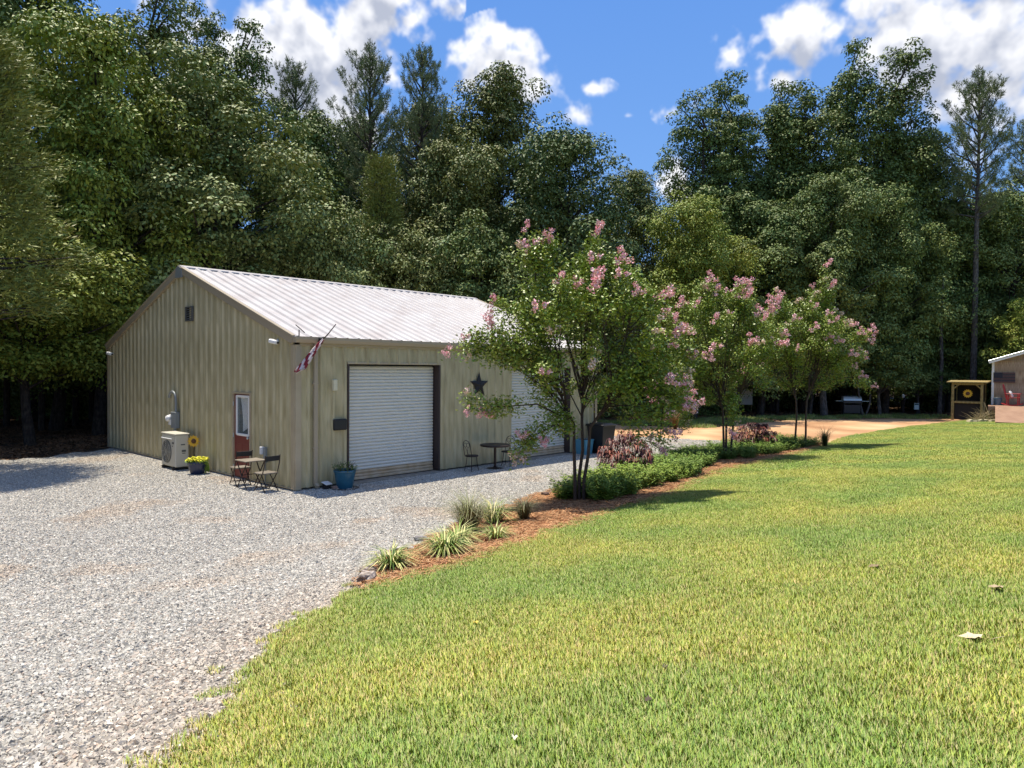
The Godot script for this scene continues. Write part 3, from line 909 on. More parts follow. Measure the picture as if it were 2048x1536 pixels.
func door_leaf() -> MB:
	var m := MB.new()
	m.cbox(Vector3(0.083, 1.0, -0.022), Vector3(0.105, 1.96, 0.044), 0.003)
	m.cbox(Vector3(0.812, 1.0, -0.022), Vector3(0.06, 1.96, 0.044), 0.003)
	m.cbox(Vector3(0.4585, 0.51, -0.022), Vector3(0.6455, 0.98, 0.043), 0.003)
	m.cbox(Vector3(0.4585, 1.965, -0.022), Vector3(0.6455, 0.035, 0.043), 0.003)
	for x in [0.3, 0.62]:
		m.cbox(Vector3(x, 0.5, 0.0), Vector3(0.24, 0.62, 0.012), 0.004)
	return m

# ------------------------------------------------------------------ things about the garage
func arc(c: Vector3, a: Vector3, b: Vector3, r: float, from: float, to: float, n: int) -> Array:
	var p := []
	for k in n + 1:
		var t := lerpf(from, to, float(k) / n)
		p.append(c + a * (cos(t) * r) + b * (sin(t) * r))
	return p

func heat_pump() -> void:
	var o := thing("heat_pump", "beige outdoor heat pump unit with round fan grille by the gable", "heat pump", at(-0.43, -5.16), site)   # fan face looks along -x
	var m := MB.new()
	m.cbox(Vector3(0, 0.50, 0), Vector3(0.34, 0.82, 0.86), 0.02)
	put(m, "casing", M.unit, o)
	m = MB.new()
	m.cbox(Vector3(0, 0.925, 0), Vector3(0.37, 0.035, 0.89), 0.012)
	put(m, "lid", M.unit, o)
	m = MB.new()
	m.cbox(Vector3(-0.185, 0.80, -0.08), Vector3(0.04, 0.025, 0.62), 0.006)
	put(m, "deflector", M.white, o)
	m = MB.new()
	m.lathe([Vector2(0.0, 0.0), Vector2(0.27, 0.0), Vector2(0.285, 0.012), Vector2(0.30, 0.0)], 28, Transform3D(Basis(Vector3(0, 1, 0), Vector3(-1, 0, 0), Vector3(0, 0, 1)), Vector3(-0.172, 0.46, -0.10)))
	put(m, "fan_opening", M.unit_dark, o)
	m = MB.new()
	for r in [0.05, 0.10, 0.15, 0.20, 0.25, 0.285]:
		m.tube(arc(Vector3(-0.192, 0.46, -0.10), Vector3.UP, Vector3.BACK, r, 0, TAU, 24), [0.004], 4, false)
	for k in 8:
		var a := TAU * k / 8
		m.tube([Vector3(-0.194, 0.46, -0.10), Vector3(-0.194, 0.46 + sin(a) * 0.29, -0.10 + cos(a) * 0.29)], [0.004], 4)
	put(m, "fan_grille", M.unit, o)
	for q in [[Vector3(-0.172, 0.70, 0.30), Vector3(0.008, 0.05, 0.10)], [Vector3(-0.172, 0.62, 0.26), Vector3(0.008, 0.02, 0.06)], [Vector3(0.02, 0.66, 0.432), Vector3(0.10, 0.03, 0.006)], [Vector3(0.04, 0.50, 0.432), Vector3(0.10, 0.05, 0.006)], [Vector3(0.04, 0.44, 0.432), Vector3(0.08, 0.02, 0.006)]]:
		m = MB.new()
		m.box(q[0], q[1])
		put(m, "nameplate", M.unit_dark, o)
	for z in [-0.32, 0.32]:
		m = MB.new()
		m.cbox(Vector3(0, 0.045, z), Vector3(0.40, 0.10, 0.10), 0.008)
		put(m, "foot", M.black_matt, o)

func electric_meter() -> void:
	var o := thing("electric_meter", "grey electric meter box with bent conduit on gable wall", "meter", at(-0.10, -6.02), site)
	var m := MB.new()
	m.cbox(Vector3(0, 1.20, 0.03), Vector3(0.13, 0.44, 0.30), 0.012)
	put(m, "meter_box", M.grey_metal, o)
	m = MB.new()
	m.lathe([Vector2(0.0, 0.0), Vector2(0.085, 0.0), Vector2(0.085, 0.05), Vector2(0.07, 0.09), Vector2(0.0, 0.11)], 18, Transform3D(Basis(Vector3(0, 1, 0), Vector3(-1, 0, 0), Vector3(0, 0, 1)), Vector3(-0.07, 1.24, -0.16)))
	m.cbox(Vector3(-0.03, 1.2, -0.16), Vector3(0.09, 0.28, 0.16), 0.01)
	put(m, "meter_dial", M.white, o)
	m = MB.new()
	var p := [Vector3(0.0, 1.42, 0.08), Vector3(0.0, 1.72, 0.08)]
	p.append_array(arc(Vector3(0.0, 1.74, -0.14), Vector3.BACK, Vector3.UP, 0.22, 0.1, PI * 0.92, 9))
	m.tube(p, [0.034], 8)
	put(m, "conduit", M.grey_metal, o)
	m = MB.new()
	m.tube([Vector3(0, 0.98, 0.05), Vector3(0, -0.05, 0.05)], [0.026], 8)
	m.tube([Vector3(0, 0.98, -0.05), Vector3(0, -0.05, -0.05)], [0.018], 8)
	put(m, "riser", M.grey_metal, o)

func spigot_box() -> void:
	var o := thing("outlet_box", "small white outlet box with grey conduit beside the red door", "outlet box", at(-0.06, -1.25), site)
	var m := MB.new()
	m.cbox(Vector3(-0.03, 0.78, -0.03), Vector3(0.08, 0.17, 0.08), 0.01)
	put(m, "cover", M.white, o)
	m = MB.new()
	m.cbox(Vector3(0.0, 0.68, 0.07), Vector3(0.07, 0.36, 0.07), 0.01)
	m.tube([Vector3(0.0, 0.55, 0.07), Vector3(0.0, -0.04, 0.07)], [0.014], 6)
	put(m, "conduit", M.grey_metal, o)

func security_camera(pos: Vector3, label: String) -> void:
	var o := thing("security_camera", label, "camera", pos, site, "cameras under the gable eaves")
	var m := MB.new()
	m.lathe([Vector2(0, 0), Vector2(0.05, 0.0), Vector2(0.05, 0.02), Vector2(0.02, 0.03), Vector2(0.02, 0.06)], 12, Transform3D(Basis(Vector3(0, 1, 0), Vector3(-1, 0, 0), Vector3(0, 0, 1)), Vector3(0.03, 0, 0)))
	put(m, "mount", M.white, o)
	m = MB.new()
	m.cbox(Vector3(-0.10, -0.01, 0.05), Vector3(0.12, 0.09, 0.22), 0.02, Basis(Vector3.UP, 0.35) * Basis(Vector3.RIGHT, 0.2))
	put(m, "housing", M.white, o)
	m = MB.new()
	m.lathe([Vector2(0, 0), Vector2(0.03, 0.0), Vector2(0.026, 0.012), Vector2(0, 0.014)], 12, Transform3D(Basis(Vector3.RIGHT, PI / 2 + 0.2).rotated(Vector3.UP, 0.35), Vector3(-0.062, -0.035, 0.155)))
	put(m, "lens", M.black, o)

func lathe_pot(o: Node3D, r: float, h: float, m: Material) -> void:
	var b := MB.new()
	b.lathe([Vector2(0, 0.0), Vector2(r * 0.62, 0.0), Vector2(r * 0.66, 0.02), Vector2(r * 0.82, h * 0.45), Vector2(r * 0.93, h * 0.82), Vector2(r * 0.94, h * 0.86), Vector2(r * 1.0, h * 0.88), Vector2(r * 1.0, h), Vector2(r * 0.92, h), Vector2(r * 0.88, h * 0.9), Vector2(0, h * 0.88)], 28)
	put(b, "pot", m, o)
	b = MB.new()
	b.lathe([Vector2(r * 0.9, h * 0.90), Vector2(0.0, h * 0.915)], 20)
	put(b, "soil", M.soil, o)

func bedding(o: Node3D, seed_: int, r: float, y: float, tall: float, count: int, called: String, mt: Material, a: Color, b2: Color, ln: float) -> void:
	rng.seed = seed_
	var b := MB.new()
	for k in count:
		var ang := rng.randf() * TAU
		var q := sqrt(rng.randf()) * r
		var p := Vector3(cos(ang) * q, y + rng.randf() * tall * (1.1 - q / r * 0.6), sin(ang) * q)
		var nn := Vector3(rng.randf_range(-0.8, 0.8), 1, rng.randf_range(-0.8, 0.8)).normalized()
		var al := Vector3(cos(ang) + rng.randf_range(-0.8, 0.8), rng.randf_range(-0.3, 0.6), sin(ang) + rng.randf_range(-0.8, 0.8))
		al = (al - nn * al.dot(nn)).normalized()
		b.col = a.lerp(b2, rng.randf()) * rng.randf_range(0.75, 1.2)
		b.leaf(p, al, nn, ln * rng.randf_range(0.7, 1.3), ln * 0.6 * rng.randf_range(0.7, 1.2))
	put(b, called, mt, o)

func pots() -> void:
	var o := thing("flower_pot", "navy glazed pot of yellow flowers standing beside the heat pump", "pot", at(-0.42, -3.86), site)
	lathe_pot(o, 0.235, 0.32, M.navy)
	bedding(o, 3, 0.23, 0.29, 0.10, 260, "foliage", M.leaf_ground, Color(0.7, 0.8, 0.6), Color(1.2, 1.2, 0.8), 0.07)
	bedding(o, 4, 0.23, 0.34, 0.10, 330, "blossoms", M.petal, Color(0.62, 0.62, 0.04), Color(0.80, 0.72, 0.06), 0.055)
	rng.seed = 5
	var b := MB.new()
	for k in 60:   # shoots hanging over the rim
		var y := 0.33 - rng.randf() * 0.24
		b.col = Color(0.8, 0.9, 0.7) * rng.randf_range(0.7, 1.2)
		b.leaf(Vector3(rng.randf_range(0.08, 0.17), y, 0.22 + rng.randf_range(-0.03, 0.03)), Vector3(0.2, -0.9, 0.3).normalized(), Vector3(0.3, 0.35, 0.88).normalized(), 0.06, 0.03)
	put(b, "trailing_shoots", M.leaf_ground, o)
	o = thing("flower_pot", "teal glazed pot of low foliage left of the roll-up door", "pot", at(0.96, 0.40), site)
	lathe_pot(o, 0.245, 0.42, M.teal)
	b = MB.new()
	b.lathe([Vector2(0, -0.005), Vector2(0.30, -0.005), Vector2(0.31, 0.02), Vector2(0.29, 0.018), Vector2(0.0, 0.012)], 24)
	put(b, "saucer", M.iron, o)
	rng.seed = 6
	b = MB.new()
	for k in 16:
		var a := rng.randf() * TAU
		b.tube([Vector3(cos(a) * 0.08, 0.38, sin(a) * 0.08), Vector3(cos(a) * 0.16, 0.50, sin(a) * 0.16), Vector3(cos(a) * 0.24, 0.50 + rng.randf() * 0.16, sin(a) * 0.24)], [0.004, 0.003, 0.002], 4)
	put(b, "stems", M.bark_myrtle, o)
	bedding(o, 7, 0.25, 0.40, 0.22, 300, "foliage", M.leaf_dark, Color(1.2, 1.0, 0.7), Color(2.2, 1.9, 1.1), 0.05)

func sunflower_stake() -> void:
	var o := thing("sunflower_ornament", "yellow metal sunflower on a stake against the gable wall", "ornament", at(-0.20, -4.56), site)
	var b := MB.new()
	b.tube([Vector3(0, -0.05, 0), Vector3(0, 0.74, 0)], [0.008], 6)
	put(b, "stake", M.iron, o)
	var xf := Transform3D(Basis(Vector3(0, 1, 0), Vector3(-1, 0, 0), Vector3(0, 0, 1)).rotated(Vector3.UP, 0.75), Vector3(-0.015, 0.75, 0.01))
	for k in 12:
		b = MB.new()
		var a := TAU * k / 12
		var d := xf.basis * Vector3(cos(a), 0.12, sin(a))
		b.leaf(xf * Vector3(cos(a) * 0.05, 0, sin(a) * 0.05), d.normalized(), xf.basis * Vector3(-cos(a) * 0.1, 1, -sin(a) * 0.1).normalized(), 0.115, 0.075)
		put(b, "petal", M.yellow, o)
	b = MB.new()
	b.lathe([Vector2(0, 0), Vector2(0.062, 0.0), Vector2(0.055, 0.022), Vector2(0.03, 0.035), Vector2(0, 0.04)], 16, xf)
	put(b, "seed_head", M.brown, o)

func folding_chair(label: String, pos: Vector3, turn: float) -> void:   # faces -z
	var o := thing("folding_chair", label, "chair", pos, turned(turn), "folding bistro chairs by the red door")
	var b := MB.new()
	b.cbox(Vector3(0, 0.405, 0), Vector3(0.36, 0.02, 0.34), 0.006)
	for k in 5: b.cbox(Vector3(0, 0.417, -0.14 + k * 0.07), Vector3(0.34, 0.012, 0.055), 0.004)
	put(b, "seat", M.wood_top, o)
	for x in [-0.175, 0.175]:
		b = MB.new()
		b.tube([Vector3(x, 0.0, -0.20), Vector3(x, 0.40, 0.13), Vector3(x, 0.62, 0.21), Vector3(x, 0.80, 0.235)], [0.011], 6)
		put(b, "leg", M.iron, o)
		b = MB.new()
		b.tube([Vector3(x * 0.9, 0.0, 0.22), Vector3(x * 0.9, 0.39, -0.14)], [0.011], 6)
		put(b, "leg", M.iron, o)
	b = MB.new()
	b.tube([Vector3(-0.17, 0.10, -0.11), Vector3(0.17, 0.10, -0.11)], [0.008], 6)
	b.tube([Vector3(-0.155, 0.12, 0.11), Vector3(0.155, 0.12, 0.11)], [0.008], 6)
	put(b, "stretcher", M.iron, o)
	b = MB.new()
	b.cbox(Vector3(0, 0.73, 0.222), Vector3(0.36, 0.11, 0.016), 0.006, Basis(Vector3.RIGHT, 0.12))
	put(b, "backrest", M.black_matt, o)

func bistro() -> void:
	var o := thing("bistro_table", "small square folding table with crossed iron legs by red door", "table", at(-0.46, -1.05), site)
	var b := MB.new()
	b.cbox(Vector3(0, 0.62, 0), Vector3(0.50, 0.022, 0.50), 0.006)
	put(b, "tabletop", M.wood_top, o)
	for x in [-0.22, 0.22]:
		for s in [-1.0, 1.0]:
			b = MB.new()
			b.tube([Vector3(x * (1.0 if s > 0 else 0.9), 0.0, 0.25 * s), Vector3(x * (1.0 if s > 0 else 0.9), 0.61, -0.22 * s)], [0.012], 6)
			put(b, "leg", M.iron, o)
	b = MB.new()
	b.tube([Vector3(-0.22, 0.31, 0), Vector3(0.22, 0.31, 0)], [0.008], 6)
	put(b, "stretcher", M.iron, o)
	folding_chair("folding chair in front of the red door, left of the table", at(-0.44, -1.58), -6)
	folding_chair("folding chair at the near corner, right of the folding table", at(-0.44, -0.42), 5)

func parlor_chair(label: String, pos: Vector3, turn: float) -> void:   # faces +x
	var o := thing("parlor_chair", label, "chair", pos, turned(turn), "wire back chairs at the round table")
	var b := MB.new()
	b.lathe([Vector2(0, 0.385), Vector2(0.165, 0.385), Vector2(0.175, 0.40), Vector2(0.165, 0.42), Vector2(0.0, 0.425)], 20)
	put(b, "seat", M.iron, o)
	for k in 4:
		var a := PI / 4 + PI / 2 * k
		b = MB.new()
		b.tube([Vector3(cos(a) * 0.12, 0.39, sin(a) * 0.12), Vector3(cos(a) * 0.14, 0.2, sin(a) * 0.14), Vector3(cos(a) * 0.19, 0.0, sin(a) * 0.19)], [0.009], 6)
		put(b, "leg", M.iron, o)
	b = MB.new()
	b.tube(arc(Vector3(0, 0.13, 0), Vector3.RIGHT, Vector3.BACK, 0.155, 0, TAU, 16), [0.006], 5, false)
	put(b, "ring", M.iron, o)
	b = MB.new()
	var p := [Vector3(-0.12, 0.41, -0.13), Vector3(-0.165, 0.60, -0.13)]
	p.append_array(arc(Vector3(-0.185, 0.68, 0), Vector3.FORWARD, Vector3(-0.12, 1, 0).normalized(), 0.13, 0.1, PI - 0.1, 10))
	p.append_array([Vector3(-0.165, 0.60, 0.13), Vector3(-0.12, 0.41, 0.13)])
	b.tube(p, [0.009], 6)
	put(b, "back_hoop", M.iron, o)
	b = MB.new()
	b.tube(arc(Vector3(-0.185, 0.69, -0.05), Vector3.FORWARD, Vector3(-0.1, 1, 0).normalized(), 0.055, 0, TAU, 12), [0.006], 5, false)
	b.tube(arc(Vector3(-0.185, 0.69, 0.05), Vector3.FORWARD, Vector3(-0.1, 1, 0).normalized(), 0.055, 0, TAU, 12), [0.006], 5, false)
	b.tube([Vector3(-0.18, 0.635, -0.05), Vector3(-0.155, 0.52, 0.0), Vector3(-0.13, 0.41, -0.03)], [0.006], 5)
	b.tube([Vector3(-0.18, 0.635, 0.05), Vector3(-0.155, 0.52, 0.0), Vector3(-0.13, 0.41, 0.03)], [0.006], 5)
	put(b, "back_scroll", M.iron, o)

func round_table() -> void:
	var o := thing("cafe_table", "dark round pedestal table between the two roll-up doors", "table", at(5.48, 0.60), site)
	var b := MB.new()
	b.lathe([Vector2(0, 0.60), Vector2(0.385, 0.60), Vector2(0.40, 0.61), Vector2(0.40, 0.64), Vector2(0.385, 0.65), Vector2(0, 0.65)], 32)
	put(b, "tabletop", M.iron, o)
	b = MB.new()
	b.tube([Vector3(0, 0.02, 0), Vector3(0, 0.60, 0)], [0.035], 12)
	put(b, "pedestal", M.iron, o)
	b = MB.new()
	b.lathe([Vector2(0, -0.01), Vector2(0.24, -0.01), Vector2(0.24, 0.015), Vector2(0.08, 0.04), Vector2(0.035, 0.07)], 24)
	put(b, "base", M.iron, o)
	parlor_chair("wire back chair on the left of the round pedestal table", at(4.72, 0.50), 0)
	parlor_chair("wire back chair on the right of the round table, half hidden", at(6.08, 0.50), 200)

func wall_things() -> void:
	var o := thing("wall_lamp", "narrow cream box lamp on front wall beside downspout", "lamp", at(0.91, 0.03, 2.14), site)
	var b := MB.new()
	b.cbox(Vector3(0, 0.12, 0.05), Vector3(0.10, 0.25, 0.085), 0.012)
	put(b, "shade", mat(lin(0.62, 0.58, 0.40), 0.5), o)
	b = MB.new()
	b.cbox(Vector3(0, 0.12, 0.0), Vector3(0.07, 0.18, 0.03), 0.005)
	put(b, "back_plate", M.tan_trim, o)
	o = thing("speaker_panel", "black rectangular box on front wall with a thin wire below", "box", at(1.05, 0.03, 1.26), site)
	b = MB.new()
	b.cbox(Vector3(0, 0.12, 0.045), Vector3(0.34, 0.25, 0.07), 0.02)
	put(b, "case", M.black_matt, o)
	b = MB.new()
	b.cbox(Vector3(0, 0.12, 0.083), Vector3(0.30, 0.21, 0.008), 0.003)
	put(b, "grille", M.black, o)
	b = MB.new()
	b.tube([Vector3(0.0, 0.0, 0.05), Vector3(0.02, -0.35, 0.02), Vector3(0.09, -0.8, 0.05), Vector3(0.05, -1.0, 0.12)], [0.004], 5)
	put(b, "wire", M.tan_trim, o)
	# barn star: ten facets standing proud
	o = thing("barn_star", "dark five pointed metal star on the wall between doors", "star", at(5.42, 0.045, 2.20), site)
	for k in 5:
		b = MB.new()
		var tip := Vector3(sin(TAU * k / 5), cos(TAU * k / 5), 0) * 0.36
		for s: float in [-1.0, 1.0]:
			var inner := Vector3(sin(TAU * (k + 0.5 * s) / 5), cos(TAU * (k + 0.5 * s) / 5), 0) * 0.15
			var f := [Vector3(0, 0, 0.09), inner, tip] if s < 0 else [Vector3(0, 0, 0.09), tip, inner]
			f.reverse()
			if (f[1] - f[0]).cross(f[2] - f[0]).z < 0: f.reverse()
			b.tri_fan(f)
			var g := [Vector3(0, 0, 0), inner, tip]
			if (g[1] - g[0]).cross(g[2] - g[0]).z > 0: g.reverse()
			b.tri_fan(g)
		put(b, "star_point", M.black_matt, o)
	# little feeder box and a brick at the corner
	o = thing("bait_box", "little dark box with pale slanted lid at the garage corner", "box", at(0.62, 0.22), turned(8))
	b = MB.new()
	b.cbox(Vector3(0, 0.06, 0), Vector3(0.14, 0.13, 0.13), 0.008)
	put(b, "body", M.black_matt, o)
	b = MB.new()
	b.cbox(Vector3(0, 0.14, 0.01), Vector3(0.18, 0.015, 0.17), 0.004, Basis(Vector3.RIGHT, 0.3))
	put(b, "lid", M.white, o)
	b = MB.new()
	b.cbox(Vector3(0, 0.035, 0), Vector3(0.20, 0.075, 0.10), 0.008)
	o = put(b, "loose_brick", mat(lin(0.34, 0.22, 0.17), 0.9), self, Transform3D(turned(-5), at(0.80, 0.34)))
	tag(o, "pale loose brick lying beside the little lidded box", "brick")
	# short mast on the eave corner
	o = thing("roof_bracket", "small slanted metal bracket on the near roof corner", "bracket", at(-0.02, 0.14, EAVE), site)
	b = MB.new()
	b.tube([Vector3(0.02, -0.01, 0), Vector3(0.02, 0.14, 0)], [0.012], 6)
	put(b, "mast", M.iron, o)
	b = MB.new()
	b.tube([Vector3(-0.06, 0.24, 0.0), Vector3(0.14, 0.08, 0.02)], [0.010], 6)
	put(b, "crossbar", M.iron, o)

func flag() -> void:
	var o := thing("flag", "american flag furled tight and hanging from a pole at the eave", "flag", at(0.48, 0.13, EAVE - 0.08), site)
	var b := MB.new()
	b.cbox(Vector3(0.0, 0.0, 0.06), Vector3(0.06, 0.12, 0.12), 0.01)
	put(b, "bracket", M.black, o)
	b = MB.new()
	b.tube([Vector3(-0.05, -0.05, 0.08), Vector3(0.10, 0.12, 0.16), Vector3(0.24, 0.36, 0.28)], [0.013, 0.013, 0.010], 8)
	put(b, "pole", M.iron, o)
	# twisted cloth: stripes wind round a flattened, folded roll
	b = MB.new()
	var path := [Vector3(0.02, 0.03, 0.13), Vector3(-0.10, -0.10, 0.13), Vector3(-0.24, -0.27, 0.12), Vector3(-0.38, -0.45, 0.12), Vector3(-0.50, -0.58, 0.13), Vector3(-0.60, -0.64, 0.14)]
	var rad := [0.020, 0.035, 0.045, 0.055, 0.062, 0.035]
	var n := 40
	var sides := 22
	var pt := func(k: int, j: int) -> Vector3:
		var f := float(k) / n * 5.0
		var e := mini(int(f), 4)
		var c: Vector3 = path[e].lerp(path[e + 1], f - e)
		var r: float = lerpf(rad[e], rad[e + 1], f - e)
		var a := TAU * j / sides + k * 0.12
		r *= 1.0 + 0.28 * sin(a * 5.0) + 0.10 * sin(k * 0.9 + a)
		var d := Vector3(-0.7, -0.7, 0)
		return c + Vector3(0.7, -0.7, 0) * cos(a) * r * 1.15 + Vector3(0, 0, 1) * sin(a) * r * 0.8 + d * (0.05 * sin(a * 2.5) * f * 0.25)
	for k in n:
		for j in sides:
			var s := int(floor(float(k) / n * 9.0 + float(j) / sides * 4.0))
			b.col = Color(0.22, 0.012, 0.025) if s % 2 == 0 else Color(0.62, 0.52, 0.50)
			if k < 5 and j > sides / 2: b.col = Color(0.03, 0.04, 0.12)
			b.quad(pt.call(k, j), pt.call(k + 1, j), pt.call(k + 1, j + 1), pt.call(k, j + 1))
	var cm := vmat(0.85)
	cm.cull_mode = BaseMaterial3D.CULL_DISABLED
	put(b, "cloth", cm, o)

func bins() -> void:
	var o := thing("trash_bin", "black wheeled trash bin at the far end of front wall", "bin", at(10.25, 0.62), turned(-4))
	var b := MB.new()
	var p := []
	for q in [[0.0, 0.24], [0.86, 0.31]]:
		for e: Vector2 in [Vector2(-1, 1), Vector2(1, 1), Vector2(1, -1), Vector2(-1, -1)]:
			p.append(Vector3(e.x * q[1], 0.03 + q[0], e.y * q[1] * 1.05))
	b.hex(p)
	put(b, "body", M.black, o)
	b = MB.new()
	b.cbox(Vector3(0, 0.915, 0.0), Vector3(0.68, 0.05, 0.74), 0.02)
	b.cbox(Vector3(0, 0.945, 0.0), Vector3(0.5, 0.04, 0.55), 0.02)
	put(b, "lid", M.black, o)
	b = MB.new()
	b.tube([Vector3(-0.25, 0.86, -0.36), Vector3(-0.25, 0.88, -0.44), Vector3(0.25, 0.88, -0.44), Vector3(0.25, 0.86, -0.36)], [0.014], 6)
	put(b, "handle", M.black, o)
	for x in [-0.27, 0.27]:
		b = MB.new()
		b.lathe([Vector2(0, -0.025), Vector2(0.10, -0.025), Vector2(0.11, 0.0), Vector2(0.10, 0.025), Vector2(0, 0.025)], 18, Transform3D(Basis(Vector3(0, 1, 0), Vector3(1, 0, 0), Vector3(0, 0, -1)), Vector3(x, 0.11, -0.24)))
		put(b, "wheel", M.black_matt, o)
	o = thing("blue_planter", "pale blue square planter box beside the black trash bin", "planter", at(9.72, 0.36), site)
	b = MB.new()
	p = []
	for q in [[0.0, 0.17], [0.46, 0.21]]:
		for e: Vector2 in [Vector2(-1, 1), Vector2(1, 1), Vector2(1, -1), Vector2(-1, -1)]:
			p.append(Vector3(e.x * q[1], q[0], e.y * q[1]))
	b.hex(p)
	put(b, "box", M.blue, o)
	b = MB.new()
	for e in [[Vector3(0, 0.455, 0.205), Vector3(0.45, 0.04, 0.03)], [Vector3(0, 0.455, -0.205), Vector3(0.45, 0.04, 0.03)], [Vector3(0.205, 0.455, 0), Vector3(0.03, 0.038, 0.38)], [Vector3(-0.205, 0.455, 0), Vector3(0.03, 0.038, 0.38)]]:
		b.cbox(e[0], e[1], 0.005)
	put(b, "rim", M.blue, o)
	b = MB.new()
	b.box(Vector3(0, 0.463, 0), Vector3(0.38, 0.004, 0.38))
	put(b, "soil", M.soil, o)
	b = MB.new()
	b.tube([Vector3(0, 0, 0), Vector3(0.01, 0.95, -0.03)], [0.012], 6)
	b.lathe([Vector2(0, 0), Vector2(0.05, 0.0), Vector2(0.05, 0.02), Vector2(0, 0.025)], 10)
	o = put(b, "white_stake", M.white, self, Transform3D(site, at(10.02, 0.32, -0.01)))
	tag(o, "thin white pole leaning between blue planter and trash bin", "pole")

